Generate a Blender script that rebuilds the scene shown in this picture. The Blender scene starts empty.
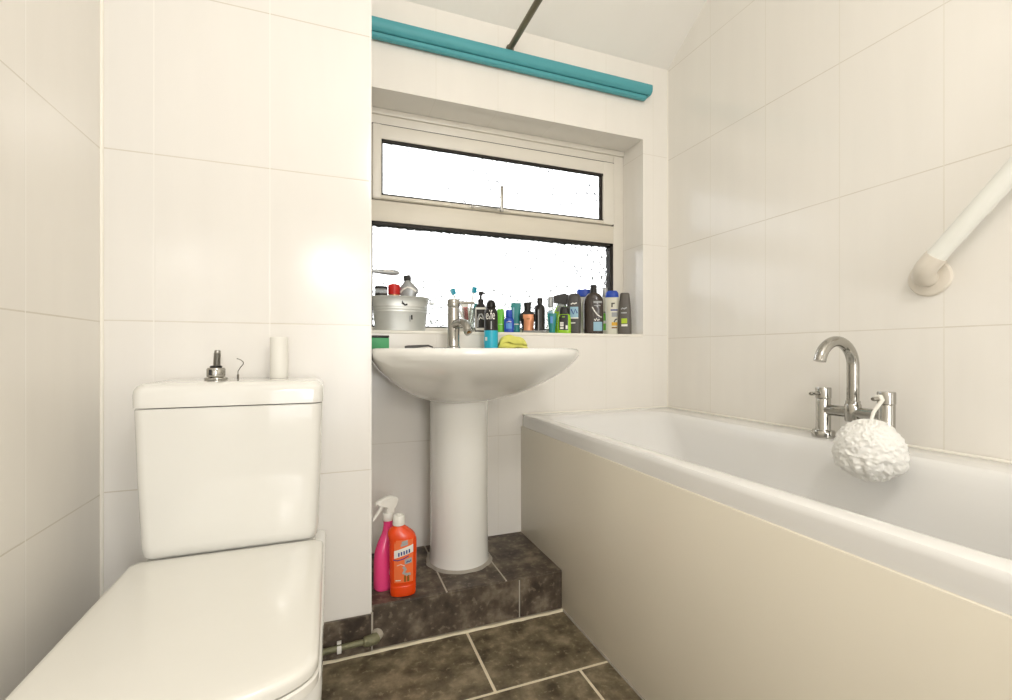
import bpy, bmesh, math, random
from mathutils import Vector, Matrix, noise
random.seed(7)
PI = math.pi
sc = bpy.context.scene
COL = sc.collection

# ------------------------------------------------------------------ camera
H = 0.9
F = 463.0
YAW = math.radians(20.7)
SY, CY = math.sin(YAW), math.cos(YAW)
cam_d = bpy.data.cameras.new('camera')
cam = bpy.data.objects.new('camera', cam_d)
COL.objects.link(cam)
cam.location = (0, 0, H)
cam.rotation_euler = (PI / 2, 0, -YAW)
cam_d.sensor_width = 36
cam_d.lens = F / 1012 * 36
cam_d.shift_y = 2.0 / 1012
cam_d.clip_start = 0.01
sc.camera = cam


def ray(u):
    return F * SY + (u - 506) * CY, F * CY - (u - 506) * SY


def PX(u, Y):                      # world X of image column u at depth Y
    a, b = ray(u)
    return a / b * Y


def PZ(u, v, Y):
    a, b = ray(u)
    return H + (352 - v) * Y / b


# ------------------------------------------------------------------ materials
def srgb(r, g, b):
    def f(c):
        c /= 255.0
        return c / 12.92 if c <= .04045 else ((c + .055) / 1.055) ** 2.4
    return (f(r), f(g), f(b), 1)


class NT:
    def __init__(s, name):
        s.m = bpy.data.materials.new(name)
        s.m.use_nodes = True
        s.t = s.m.node_tree
        s.t.nodes.clear()
        s.out = s.t.nodes.new('ShaderNodeOutputMaterial')

    def n(s, typ, **kw):
        x = s.t.nodes.new(typ)
        for k, v in kw.items():
            setattr(x, k, v)
        return x

    def l(s, a, b):
        s.t.links.new(a, b)

    def val(s, sock, v):
        if hasattr(v, 'is_linked') or hasattr(v, 'links'):
            s.l(v, sock)
        else:
            sock.default_value = v

    def math(s, op, a, b=0.0, c=None):
        x = s.n('ShaderNodeMath', operation=op)
        s.val(x.inputs[0], a)
        s.val(x.inputs[1], b)
        if c is not None:
            s.val(x.inputs[2], c)
        return x.outputs[0]

    def mix(s, f, a, b):
        x = s.n('ShaderNodeMix', data_type='RGBA')
        s.val(x.inputs['Factor'], f)
        s.val(x.inputs['A'], a)
        s.val(x.inputs['B'], b)
        return x.outputs['Result']


def pmat(name, col, rough=.4, metal=0, coat=0, trans=0, noise_amt=0.0, nscale=8, bump=0.0, bscale=60, alpha=1, sss=0, ior=1.45, nstretch=(1, 1, 1)):
    k = NT(name)
    b = k.n('ShaderNodeBsdfPrincipled')
    k.l(b.outputs[0], k.out.inputs[0])
    b.inputs['Base Color'].default_value = col
    b.inputs['Roughness'].default_value = rough
    b.inputs['Metallic'].default_value = metal
    b.inputs['Coat Weight'].default_value = coat
    b.inputs['Coat Roughness'].default_value = .05
    b.inputs['Transmission Weight'].default_value = trans
    b.inputs['Alpha'].default_value = alpha
    b.inputs['IOR'].default_value = ior
    if sss:
        b.inputs['Subsurface Weight'].default_value = sss
        b.inputs['Subsurface Radius'].default_value = (.01, .01, .01)
    tc = k.n('ShaderNodeTexCoord')
    mp = k.n('ShaderNodeMapping')
    mp.inputs['Scale'].default_value = nstretch
    k.l(tc.outputs['Object'], mp.inputs[0])
    nz = k.n('ShaderNodeTexNoise')
    nz.inputs['Scale'].default_value = nscale
    nz.inputs['Detail'].default_value = 5
    k.l(mp.outputs[0], nz.inputs['Vector'])
    amt = noise_amt if noise_amt else .03
    dark = tuple(c * (1 - amt) for c in col[:3]) + (1,)
    k.l(k.mix(nz.outputs['Fac'], dark, col), b.inputs['Base Color'])
    if bump:
        n2 = k.n('ShaderNodeTexNoise')
        n2.inputs['Scale'].default_value = bscale
        k.l(mp.outputs[0], n2.inputs['Vector'])
        bp = k.n('ShaderNodeBump')
        bp.inputs['Strength'].default_value = bump
        bp.inputs['Distance'].default_value = .01
        k.l(n2.outputs['Fac'], bp.inputs['Height'])
        k.l(bp.outputs[0], b.inputs['Normal'])
    return k.m


def tile_mat(name, ax, a0, pa, z0, pz, base, grout_v, grout_h, rough=.16, w=.0016):
    """white glazed wall tiles: vertical joints along axis ax, horizontal joints along z"""
    k = NT(name)
    b = k.n('ShaderNodeBsdfPrincipled')
    k.l(b.outputs[0], k.out.inputs[0])
    tc = k.n('ShaderNodeTexCoord')
    sp = k.n('ShaderNodeSeparateXYZ')
    k.l(tc.outputs['Object'], sp.inputs[0])

    def dist(sock, c0, p):
        x = k.math('DIVIDE', k.math('SUBTRACT', sock, c0), p)
        x = k.math('FRACT', k.math('ADD', x, 100.5))
        return k.math('MULTIPLY', k.math('ABSOLUTE', k.math('SUBTRACT', x, .5)), p)
    dv = dist(sp.outputs[ax], a0, pa)
    dh = dist(sp.outputs['Z'], z0, pz)
    mv = k.math('LESS_THAN', dv, w)
    mh = k.math('LESS_THAN', dh, w)
    # faint streaky glaze
    mp = k.n('ShaderNodeMapping')
    mp.inputs['Scale'].default_value = (9, 9, 1.2)
    k.l(tc.outputs['Object'], mp.inputs[0])
    nz = k.n('ShaderNodeTexNoise')
    nz.inputs['Scale'].default_value = 1.6
    nz.inputs['Detail'].default_value = 6
    k.l(mp.outputs[0], nz.inputs['Vector'])
    dk = tuple(c * .94 for c in base[:3]) + (1,)
    colr = k.mix(nz.outputs['Fac'], dk, base)
    # broken grout visibility
    n3 = k.n('ShaderNodeTexNoise')
    n3.inputs['Scale'].default_value = 5
    k.l(tc.outputs['Object'], n3.inputs['Vector'])
    vis = k.math('MULTIPLY_ADD', n3.outputs['Fac'], .9, .25)
    colr = k.mix(k.math('MULTIPLY', mh, vis), colr, grout_h)
    colr = k.mix(k.math('MULTIPLY', mv, vis), colr, grout_v)
    k.l(colr, b.inputs['Base Color'])
    b.inputs['Roughness'].default_value = rough
    h = k.math('MINIMUM', k.math('MINIMUM', dv, dh), .004)
    h = k.math('MULTIPLY', h, 60.0)
    n2 = k.n('ShaderNodeTexNoise')
    n2.inputs['Scale'].default_value = 7
    n2.inputs['Detail'].default_value = 2
    k.l(tc.outputs['Object'], n2.inputs['Vector'])
    h = k.math('ADD', h, k.math('MULTIPLY', n2.outputs['Fac'], 1.5))
    bp = k.n('ShaderNodeBump')
    bp.inputs['Strength'].default_value = .35
    bp.inputs['Distance'].default_value = .002
    k.l(h, bp.inputs['Height'])
    k.l(bp.outputs[0], b.inputs['Normal'])
    return k.m


WHITE_T = srgb(240, 237, 231)
GV = srgb(245, 242, 236)
GH = srgb(210, 203, 188)
M = {}
M['tile_chimney'] = tile_mat('tile_chimney', 'X', -.16, .27, .98, .4333, WHITE_T, GV, GH)
M['tile_left'] = tile_mat('tile_left', 'Y', 1.139, .307, .976, .433, srgb(240, 236, 228), GV, GH)
M['tile_right'] = tile_mat('tile_right', 'Y', .741, .2705, .966, .43, srgb(242, 238, 230), srgb(230, 225, 213), srgb(212, 205, 190))
M['tile_back'] = tile_mat('tile_back', 'X', .653, .2625, .98, .43, srgb(242, 238, 230), srgb(232, 227, 217), srgb(222, 216, 204))
M['plaster'] = pmat('plaster', srgb(242, 239, 232), .7, bump=.15, bscale=30)
M['ceiling'] = pmat('ceiling_paint', srgb(244, 241, 234), .8, bump=.25, bscale=14)
M['upvc'] = pmat('upvc', srgb(230, 225, 213), .35, noise_amt=.06, nscale=14)
M['upvc_dirty'] = pmat('upvc_dirty', srgb(228, 221, 205), .4, noise_amt=.14, nscale=9, nstretch=(.4, 1, 3))
M['gasket'] = pmat('gasket', srgb(30, 24, 18), .6)
M['silicone'] = pmat('silicone', srgb(247, 243, 232), .4)
M['silicone_grey'] = pmat('silicone_grey', srgb(176, 170, 158), .6, noise_amt=.3, nscale=40, bump=.5)
M['ceramic'] = pmat('ceramic', srgb(238, 237, 231), .12, coat=.6)
M['plastic_white'] = pmat('plastic_white', srgb(237, 235, 227), .16, coat=.5)
M['acrylic'] = pmat('acrylic', srgb(236, 235, 232), .17, coat=.4)
M['panel'] = pmat('panel', srgb(236, 229, 212), .3, noise_amt=.04, nscale=4)
M['chrome'] = pmat('chrome', srgb(180, 178, 172), .12, 1, noise_amt=.1, nscale=30)
M['chrome_dull'] = pmat('chrome_dull', srgb(170, 168, 162), .3, 1, noise_amt=.2, nscale=40)
M['galv'] = pmat('galvanised', srgb(212, 214, 210), .4, .65, noise_amt=.2, nscale=25)
M['black'] = pmat('black_plastic', srgb(30, 27, 24), .4)
M['brown_black'] = pmat('brown_black', srgb(52, 42, 34), .28, coat=.3)
M['charcoal'] = pmat('charcoal', srgb(92, 87, 80), .4)
M['charcoal_d'] = pmat('charcoal_dark', srgb(72, 69, 66), .4)
M['teal'] = pmat('teal_metal', srgb(84, 164, 172), .5, noise_amt=.08)
M['teal_dark'] = pmat('teal_dark', srgb(30, 104, 106), .5)
M['teal_tube'] = pmat('teal_tube', srgb(34, 140, 140), .35, noise_amt=.2, nscale=20)
M['blue'] = pmat('blue_plastic', srgb(36, 78, 186), .35, noise_amt=.15, nscale=40)
M['blue_light'] = pmat('blue_light', srgb(90, 150, 215), .35)
M['blue_grey'] = pmat('blue_grey', srgb(150, 190, 208), .4)
M['turq'] = pmat('turquoise', srgb(38, 176, 204), .3)
M['green'] = pmat('green_plastic', srgb(112, 200, 62), .3)
M['lime'] = pmat('lime', srgb(150, 205, 30), .2, coat=.4)
M['green_pack'] = pmat('green_pack', srgb(84, 172, 116), .5, noise_amt=.15, nscale=30)
M['copper'] = pmat('copper_print', srgb(206, 140, 100), .3, .35, noise_amt=.15, nscale=40)
M['red'] = pmat('red_plastic', srgb(206, 36, 30), .35)
M['pink'] = pmat('pink_plastic', srgb(248, 78, 142), .25, coat=.4)
M['pink_pale'] = pmat('pink_pale', srgb(247, 170, 196), .4)
M['orange'] = pmat('orange_plastic', srgb(238, 74, 16), .25, coat=.4)
M['orange_pale'] = pmat('orange_pale', srgb(244, 120, 66), .4)
M['white_p'] = pmat('white_plastic', srgb(238, 236, 228), .35)
M['cream_p'] = pmat('cream_plastic', srgb(226, 224, 206), .35)
M['label_navy'] = pmat('label_navy', srgb(40, 60, 140), .4)
M['label_yellow'] = pmat('label_yellow', srgb(230, 180, 40), .4)
M['label_lime'] = pmat('label_lime', srgb(178, 204, 40), .4)
M['label_grey'] = pmat('label_grey', srgb(170, 172, 172), .4)
M['label_brown'] = pmat('label_brown', srgb(140, 96, 30), .5)
M['silver_p'] = pmat('silver_plastic', srgb(168, 170, 170), .35, .4)
M['cloth_y'] = pmat('yellow_cloth', srgb(240, 238, 124), .85, noise_amt=.2, nscale=60, bump=.4, bscale=200)
M['puff'] = pmat('puff_net', srgb(253, 252, 247), .8, noise_amt=.01)
_k = M['puff'].node_tree
_tl = _k.nodes.new('ShaderNodeBsdfTranslucent')
_tl.inputs[0].default_value = srgb(252, 250, 242)
_mx = _k.nodes.new('ShaderNodeMixShader')
_mx.inputs[0].default_value = .15
_pb = [n for n in _k.nodes if n.type == 'BSDF_PRINCIPLED'][0]
_k.links.new(_pb.outputs[0], _mx.inputs[1])
_k.links.new(_tl.outputs[0], _mx.inputs[2])
_k.links.new(_mx.outputs[0], [n for n in _k.nodes if n.type == 'OUTPUT_MATERIAL'][0].inputs[0])
M['ribbon'] = pmat('ribbon', srgb(244, 241, 232), .6)
M['pipe'] = pmat('old_pipe', srgb(138, 136, 106), .5, .3, noise_amt=.35, nscale=50, bump=.3, bscale=150)
M['grout_floor'] = pmat('grout_floor', srgb(238, 227, 200), .85, noise_amt=.25, nscale=40)
M['grout_step'] = pmat('grout_step', srgb(196, 188, 172), .85, noise_amt=.3, nscale=40)
M['rail_white'] = pmat('rail_white', srgb(238, 238, 230), .35)
M['rail_cream'] = pmat('rail_cream', srgb(226, 218, 204), .35)
M['rod'] = pmat('rod_metal', srgb(120, 112, 92), .4, .5, noise_amt=.2, nscale=30)
M['wire'] = pmat('wire', srgb(110, 106, 98), .4, .8)
M['exterior'] = pmat('exterior_ground', srgb(56, 60, 48), .9, noise_amt=.3, nscale=1)


def slate(name, c1, c2, c3, rough=.5):
    k = NT(name)
    b = k.n('ShaderNodeBsdfPrincipled')
    k.l(b.outputs[0], k.out.inputs[0])
    tc = k.n('ShaderNodeTexCoord')
    n1 = k.n('ShaderNodeTexNoise')
    n1.inputs['Scale'].default_value = 15
    n1.inputs['Detail'].default_value = 10
    n1.inputs['Roughness'].default_value = .62
    k.l(tc.outputs['Object'], n1.inputs['Vector'])
    cr = k.n('ShaderNodeValToRGB')
    k.l(n1.outputs['Fac'], cr.inputs[0])
    e = cr.color_ramp.elements
    e[0].position, e[0].color = .34, c1
    e[1].position, e[1].color = .68, c3
    m = e.new(.5)
    m.color = c2
    n2 = k.n('ShaderNodeTexNoise')
    n2.inputs['Scale'].default_value = 60
    n2.inputs['Detail'].default_value = 6
    k.l(tc.outputs['Object'], n2.inputs['Vector'])
    sp = k.math('GREATER_THAN', n2.outputs['Fac'], .62)
    k.l(k.mix(k.math('MULTIPLY', sp, .45), cr.outputs[0], c3), b.inputs['Base Color'])
    b.inputs['Roughness'].default_value = rough
    bp = k.n('ShaderNodeBump')
    bp.inputs['Strength'].default_value = .35
    bp.inputs['Distance'].default_value = .003
    k.l(n1.outputs['Fac'], bp.inputs['Height'])
    k.l(bp.outputs[0], b.inputs['Normal'])
    return k.m


M['slate'] = slate('slate_floor', srgb(66, 57, 42), srgb(110, 99, 78), srgb(152, 139, 114))
M['slate_step'] = slate('slate_step', srgb(52, 42, 34), srgb(84, 73, 61), srgb(130, 118, 101))


def glass_mat():
    k = NT('obscure_glass')
    tr = k.n('ShaderNodeBsdfTransparent')
    tr.inputs[0].default_value = (.97, .98, .98, 1)
    rf = k.n('ShaderNodeBsdfRefraction')
    rf.inputs['IOR'].default_value = 1.35
    rf.inputs['Roughness'].default_value = .0
    gl = k.n('ShaderNodeBsdfGlossy')
    gl.inputs['Roughness'].default_value = .15
    tc = k.n('ShaderNodeTexCoord')
    vo = k.n('ShaderNodeTexVoronoi', feature='SMOOTH_F1')
    vo.inputs['Scale'].default_value = 70
    nz = k.n('ShaderNodeTexNoise')
    nz.inputs['Scale'].default_value = 45
    nz.inputs['Detail'].default_value = 3
    k.l(tc.outputs['Object'], nz.inputs['Vector'])
    k.l(tc.outputs['Object'], vo.inputs['Vector'])
    hh = k.math('ADD', vo.outputs['Distance'], nz.outputs['Fac'])
    bp = k.n('ShaderNodeBump')
    bp.inputs['Strength'].default_value = 1
    bp.inputs['Distance'].default_value = .0125
    k.l(hh, bp.inputs['Height'])
    k.l(bp.outputs[0], rf.inputs['Normal'])
    k.l(bp.outputs[0], gl.inputs['Normal'])
    m1 = k.n('ShaderNodeMixShader')
    m1.inputs[0].default_value = .96
    k.l(tr.outputs[0], m1.inputs[1])
    k.l(rf.outputs[0], m1.inputs[2])
    m2 = k.n('ShaderNodeMixShader')
    m2.inputs[0].default_value = .05
    k.l(m1.outputs[0], m2.inputs[1])
    k.l(gl.outputs[0], m2.inputs[2])
    k.l(m2.outputs[0], k.out.inputs[0])
    return k.m


def clear_mat(name, tint, amt):
    k = NT(name)
    tr = k.n('ShaderNodeBsdfTransparent')
    tr.inputs[0].default_value = tint
    b = k.n('ShaderNodeBsdfPrincipled')
    b.inputs['Base Color'].default_value = tint
    b.inputs['Roughness'].default_value = .08
    m1 = k.n('ShaderNodeMixShader')
    lw = k.n('ShaderNodeLayerWeight')
    lw.inputs[0].default_value = .35
    k.l(k.math('MAXIMUM', k.math('MULTIPLY', lw.outputs['Facing'], .9), amt), m1.inputs[0])
    k.l(tr.outputs[0], m1.inputs[1])
    k.l(b.outputs[0], m1.inputs[2])
    k.l(m1.outputs[0], k.out.inputs[0])
    return k.m


M['pane'] = glass_mat()
M['clear'] = clear_mat('clear_plastic', srgb(228, 230, 226), .10)
M['clear_grey'] = clear_mat('clear_grey', srgb(190, 192, 190), .45)


# ------------------------------------------------------------------ mesh builder
class MB:
    def __init__(s):
        s.bm = bmesh.new()
        s.mats = []

    def mi(s, m):
        if m not in s.mats:
            s.mats.append(m)
        return s.mats.index(m)

    def box(s, x0, x1, y0, y1, z0, z1, m, bev=0, seg=2):
        vs = [s.bm.verts.new((x, y, z)) for x in (x0, x1) for y in (y0, y1) for z in (z0, z1)]
        idx = [(0, 1, 3, 2), (4, 6, 7, 5), (0, 4, 5, 1), (2, 3, 7, 6), (0, 2, 6, 4), (1, 5, 7, 3)]
        fs = []
        for f in idx:
            fc = s.bm.faces.new([vs[i] for i in f])
            fc.material_index = s.mi(m)
            fs.append(fc)
        if bev:
            es = set(e for f in fs for e in f.edges)
            bmesh.ops.bevel(s.bm, geom=list(es), offset=bev, segments=seg, affect='EDGES', profile=.5, material=-1)
        return s

    def rings(s, rs, m, cap0=True, cap1=True, closed=True):
        """loft a list of point rings (each the same count)"""
        mi = s.mi(m)
        vr = [[s.bm.verts.new(p) for p in r] for r in rs]
        n = len(vr[0])
        for a, b in zip(vr[:-1], vr[1:]):
            for i in range(n if closed else n - 1):
                j = (i + 1) % n
                f = s.bm.faces.new((a[i], a[j], b[j], b[i]))
                f.material_index = mi
                f.smooth = True
        if cap0:
            f = s.bm.faces.new(list(reversed(vr[0])))
            f.material_index = mi
        if cap1:
            f = s.bm.faces.new(vr[-1])
            f.material_index = mi
        return s

    def lathe(s, prof, m, c=(0, 0, 0), n=32, cap0=True, cap1=True, sx=1, sy=1):
        rs = [[(c[0] + r * sx * math.cos(2 * PI * i / n), c[1] + r * sy * math.sin(2 * PI * i / n), c[2] + z) for i in range(n)] for r, z in prof]
        return s.rings(rs, m, cap0, cap1)

    def tube(s, pts, r, m, n=14, cap=True):
        pts = [Vector(p) for p in pts]
        rr = r if isinstance(r, (list, tuple)) else [r] * len(pts)
        rs = []
        up = None
        for i, p in enumerate(pts):
            if i == 0:
                d = pts[1] - pts[0]
            elif i == len(pts) - 1:
                d = pts[-1] - pts[-2]
            else:
                d = (pts[i + 1] - pts[i]).normalized() + (pts[i] - pts[i - 1]).normalized()
            d.normalize()
            if up is None:
                up = Vector((0, 0, 1)) if abs(d.z) < .9 else Vector((0, 1, 0))
            a = d.cross(up).normalized()
            b = a.cross(d).normalized()
            up = b
            rs.append([tuple(p + (a * math.cos(2 * PI * k / n) + b * math.sin(2 * PI * k / n)) * rr[i]) for k in range(n)])
        return s.rings([list(reversed(q)) for q in rs], m, cap, cap)

    def quad(s, pts, m):
        f = s.bm.faces.new([s.bm.verts.new(p) for p in pts])
        f.material_index = s.mi(m)
        return s

    def move(s, mat):
        bmesh.ops.transform(s.bm, matrix=mat, verts=s.bm.verts)
        return s

    def obj(s, name, parent=None, smooth=True, angle=35, loc=None):
        bmesh.ops.recalc_face_normals(s.bm, faces=s.bm.faces)
        me = bpy.data.meshes.new(name)
        s.bm.to_mesh(me)
        s.bm.free()
        for m in s.mats:
            me.materials.append(m)
        if smooth:
            for p in me.polygons:
                p.use_smooth = True
            me.set_sharp_from_angle(angle=math.radians(angle))
        else:
            for p in me.polygons:
                p.use_smooth = False
        o = bpy.data.objects.new(name, me)
        COL.objects.link(o)
        if parent:
            o.parent = parent
        if loc:
            o.location = loc
        return o


def tag(o, label=None, cat=None, group=None, kind=None):
    if label:
        o['label'] = label
    if cat:
        o['category'] = cat
    if group:
        o['group'] = group
    if kind:
        o['kind'] = kind
    return o


def thing(name, label, cat, loc=(0, 0, 0), rz=0, group=None, rot=None):
    o = bpy.data.objects.new(name, None)
    o.empty_display_size = .05
    COL.objects.link(o)
    o.location = loc
    o.rotation_euler = rot if rot else (0, 0, rz)
    return tag(o, label, cat, group)


def struct(o):
    o['kind'] = 'structure'
    return o


def rrect(cx, cy, hx, hy, r, z, n=8):
    pts = []
    for (sx, sy, a0) in ((1, 1, 0), (-1, 1, PI / 2), (-1, -1, PI), (1, -1, 1.5 * PI)):
        for i in range(n + 1):
            a = a0 + PI / 2 * i / n
            pts.append((cx + sx * (hx - r) + r * math.cos(a), cy + sy * (hy - r) + r * math.sin(a), z))
    return pts


def sell(cx, cy, a, bf, bb, z, nf=2.0, nb=2.0, n=64):
    """super-ellipse ring: front half depth bf (towards -y), back half depth bb"""
    pts = []
    for i in range(n):
        t = 2 * PI * i / n
        c, s_ = math.cos(t), math.sin(t)
        e = nb if s_ > 0 else nf
        b = bb if s_ > 0 else bf
        pts.append((cx + a * math.copysign(abs(c) ** (2 / e), c), cy + b * math.copysign(abs(s_) ** (2 / e), s_), z))
    return pts


def lerp(a, b, t):
    return a + (b - a) * t


# ================================================================== SETTING
XL, XR = -.54, 1.526
YB, YC, YN = 1.822, 1.446, -2.6
XC = .114
STEP = .136
SILL = .983
RX0, RX1, RZ1 = .13, 1.382, 1.907     # window recess
YW = 1.98                             # window frame plane

# back wall with the recess hole
b = MB()
t_ = M['tile_back']
b.box(XC - .05, RX0, YB, YB + .3, 0, 2.7, t_)
b.box(RX1, XR + .1, YB, YB + .3, 0, 2.7, t_)
b.box(RX0, RX1, YB, YB + .3, 0, SILL, t_)
b.box(RX0, RX1, YB, YB + .3, RZ1, 2.7, t_)
struct(b.obj('wall_back', smooth=False))

b = MB().box(XL - .1, XC, YC, YB + .3, 0, 2.75, M['tile_chimney'])
struct(b.obj('wall_chimney', smooth=False))
b = MB().box(XL - .1, XL, YN, YC, 0, 2.75, M['tile_left'])
struct(b.obj('wall_left', smooth=False))
b = MB().box(XR, XR + .1, YN, YB + .1, 0, 2.75, M['tile_right'])
struct(b.obj('wall_right', smooth=False))
# near wall with a doorway behind the camera
b = MB()
b.box(XL - .1, -.3, YN - .1, YN, 0, 2.75, M['plaster'])
b.box(.5, XR + .1, YN - .1, YN, 0, 2.75, M['plaster'])
b.box(-.3, .5, YN - .1, YN, 2.0, 2.75, M['plaster'])
struct(b.obj('wall_near', smooth=False))
# white corner beads / sealant
b = MB().tube([(XL + .001, YC - .001, .0), (XL + .001, YC - .001, 2.6)], .0055, M['silicone'], 8)
struct(b.obj('trim_1'))
b = MB().tube([(XR - .001, YB - .001, .64), (XR - .001, YB - .001, 2.26)], .004, M['silicone'], 8)
struct(b.obj('trim_2'))

# ceiling: flat over the room, sloping down to the window wall
zc, yk, zk = 2.266, 1.30, 2.60
b = MB()
for x0, x1 in ((XL - .1, XR + .1),):
    rs = []
    for x in (x0, x1):
        rs.append([(x, YN - .1, zk), (x, yk, zk), (x, YB + .3, zc - .30 * (zk - zc) / (YB - yk)), (x, YB + .3, 2.8), (x, YN - .1, 2.8)])
    b.rings(rs, M['ceiling'])
struct(b.obj('ceiling', smooth=False))

# ---------------- floor tiles (real joints)
b = MB()
b.box(XL - .1, XR + .1, YN - .1, YC + .02, -.05, -.0015, M['grout_floor'])
g = .0042
yrow, row = 1.156, 0
rows = [(YC - .012, 1.156, .408)] + [(1.156 - .29 * i, 1.156 - .29 * (i + 1), .66 if i % 2 == 0 else .408) for i in range(14)]
for (y1, y0, xj) in rows:
    x = xj - 3 * .504
    while x < XR:
        xa, xb = max(x + g, XL), min(x + .504 - g, XR)
        if xb - xa > .02 and y0 + g > YN:
            b.box(xa, xb, y0 + g, y1 - (g if y1 < YC - .02 else 0), -.02, 0, M['slate'], .0012, 1)
        x += .504
struct(b.obj('floor', smooth=False))

# ---------------- tiled step under the basin
b = MB()
X1 = .7575
b.box(XC, X1, YC + .004, YB, -.01, STEP - .002, M['grout_step'])
ts = M['slate_step']
for xa, xb in ((XC + .002, .596 - .0025), (.596 + .0025, X1 - .002)):
    b.box(xa, xb, YC, YC + .008, .004, STEP - .004, ts, .001, 1)
for xa, xb in ((XC + .001, .346 - .003), (.346 + .003, .549 - .003), (.549 + .003, X1 - .001)):
    b.box(xa, xb, YC + .003, YB, STEP - .008, STEP, ts, .001, 1)
struct(b.obj('floor_step', smooth=False))
b = MB().box(XC - .35, XC - .0015, YC - .008, YC, .004, .114, ts, .001, 1)
b.box(XL, XC - .354, YC - .008, YC, .004, .114, ts, .001, 1)
b.box(XL, XC, YC - .006, YC, .0, .112, M['grout_step'])
struct(b.obj('baseboard_chimney', smooth=False))
b = MB().box(XL, XL + .008, YN, YC - .008, .0, .114, ts, .001, 1)
struct(b.obj('baseboard_left', smooth=False))
# raised pale grout bead at foot of step and of skirting
b = MB()
pts = [(XL + x * (X1 - XL) / 40, YC - .009 + .0015 * math.sin(x * 2.1), -.001 + .0012 * math.sin(x * 1.3)) for x in range(41)]
b.tube(pts, .0062, M['grout_floor'], 8)
b.tube([(XC, YC - .002, .0), (XC + .001, YC - .003, .118)], .0035, M['grout_step'], 6)
struct(b.obj('trim_3'))

# ---------------- window
win = bpy.data.objects.new('window_1', None)
COL.objects.link(win)
win.location = (0, 0, 0)
struct(win)
U = M['upvc']
b = MB()
fx0, fx1 = RX0, RX1
y0, y1 = YW, YW + .07
zt = RZ1
# outer frame: left, right, head, transom, bottom
b.box(fx0, .155, y0, y1, SILL, zt, U, .003)
b.box(1.324, fx1, y0, y1, SILL, zt, U, .003)
b.box(.1551, 1.3239, y0, y1, 1.846, zt, U, .003)
b.box(.1551, 1.3239, y0, y1, 1.443, 1.530, M['upvc_dirty'], .003)
b.box(.1551, 1.3239, y0, y1, SILL - .0, 1.005, U, .003)
# glazing bead step under the head
b.box(fx0, fx1, y0 - .012, y0 + .004, 1.882, zt, U, .004)
b.obj('frame', win)
b = MB()
b.box(.158, .1955, y0 - .014, y0 + .03, 1.533, 1.841, M['upvc'], .006, 3)
b.box(1.257, 1.319, y0 - .014, y0 + .03, 1.533, 1.841, M['upvc'], .006, 3)
b.box(.158, 1.319, y0 - .0135, y0 + .03, 1.780, 1.8405, M['upvc'], .006, 3)
b.box(.158, 1.319, y0 - .0135, y0 + .03, 1.5335, 1.550, M['upvc_dirty'], .006, 3)
sash = b.obj('sash', win)
b = MB()
gm = M['gasket']
gx0, gx1, gz0, gz1 = .1950, 1.2575, 1.5495, 1.7805
gw = .0055
b.box(gx0, gx0 + gw, y0 - .010, y0 + .006, gz0, gz1, gm)
b.box(gx1 - .016, gx1, y0 - .004, y0 + .006, gz0, gz1, gm)
b.box(gx0, gx1, y0 - .010, y0 + .006, gz0, gz0 + gw, gm)
b.box(gx0, gx1, y0 - .010, y0 + .006, gz1 - .011, gz1, gm)
b.obj('gasket', sash, smooth=False)
b = MB().box(gx0 + .001, gx1 - .001, y0 + .004, y0 + .009, gz0 + .001, gz1 - .001, M['pane'])
b.obj('pane', sash, smooth=False)
# seal line round the sash
b = MB()
b.box(.1545, 1.3245, y0 - .002, y0 + .03, 1.8415, 1.8460, gm)
b.box(1.3200, 1.3240, y0 - .002, y0 + .03, 1.5305, 1.8455, gm)
b.box(.1545, .1578, y0 - .002, y0 + .03, 1.5305, 1.8455, gm)
b.obj('seal', sash, smooth=False)
# lower pane
b = MB()
b.box(.1549, .161, y0 + .003, y0 + .045, 1.004, 1.4435, gm)
b.box(1.306, 1.3245, y0 + .003, y0 + .045, 1.004, 1.4435, gm)
b.box(.1549, 1.3245, y0 + .003, y0 + .045, 1.429, 1.4435, gm)
b.box(.1549, 1.3245, y0 + .003, y0 + .045, 1.004, 1.010, gm)
b.obj('gasket', win, smooth=False)
b = MB().box(.156, 1.323, y0 + .028, y0 + .033, 1.005, 1.442, M['pane'])
b.obj('pane', win, smooth=False)
# casement stay
sx = PX(502, YW - .03)
b = MB()
b.box(sx - .150, sx + .035, y0 - .022, y0 - .013, 1.536, 1.5455, M['upvc'], .002)
b.box(sx - .125, sx - .02, y0 - .027, y0 - .020, 1.538, 1.545, M['chrome_dull'], .0015)
b.lathe([(.005, 0), (.005, .014), (.003, .016)], M['chrome_dull'], (sx - .135, y0 - .022, 1.534), 12)
st = b.obj('window_stay', sash)
b = MB()
b.box(sx - .0072, sx + .0072, y0 - .033, y0 - .023, 1.536, 1.645, M['chrome_dull'], .002)
b.lathe([(.009, 0), (.009, .006), (.004, .008)], M['chrome_dull'], (sx, y0 - .026, 1.530), 12)
b.obj('handle', sash)

# sill board, tiled flush
b = MB().box(RX0, RX1, YB - .003, YW, SILL - .012, SILL + .0005, M['silicone'], .003)
struct(b.obj('window_sill'))
# outdoor ground
b = MB().box(-900, 900, YB + 1.5, 900, -3.05, -3.0, M['exterior'])
struct(b.obj('ground', smooth=False))

# ================================================================== TOILET
cx = -.2160
toilet = thing('toilet', 'white close-coupled toilet with its lid closed against the tiled boxing', 'toilet', (cx, 1.05, 0))
CE = M['ceramic']


def local(mb, o):
    return mb.move(Matrix.Translation(-Vector(o.location)))


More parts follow.
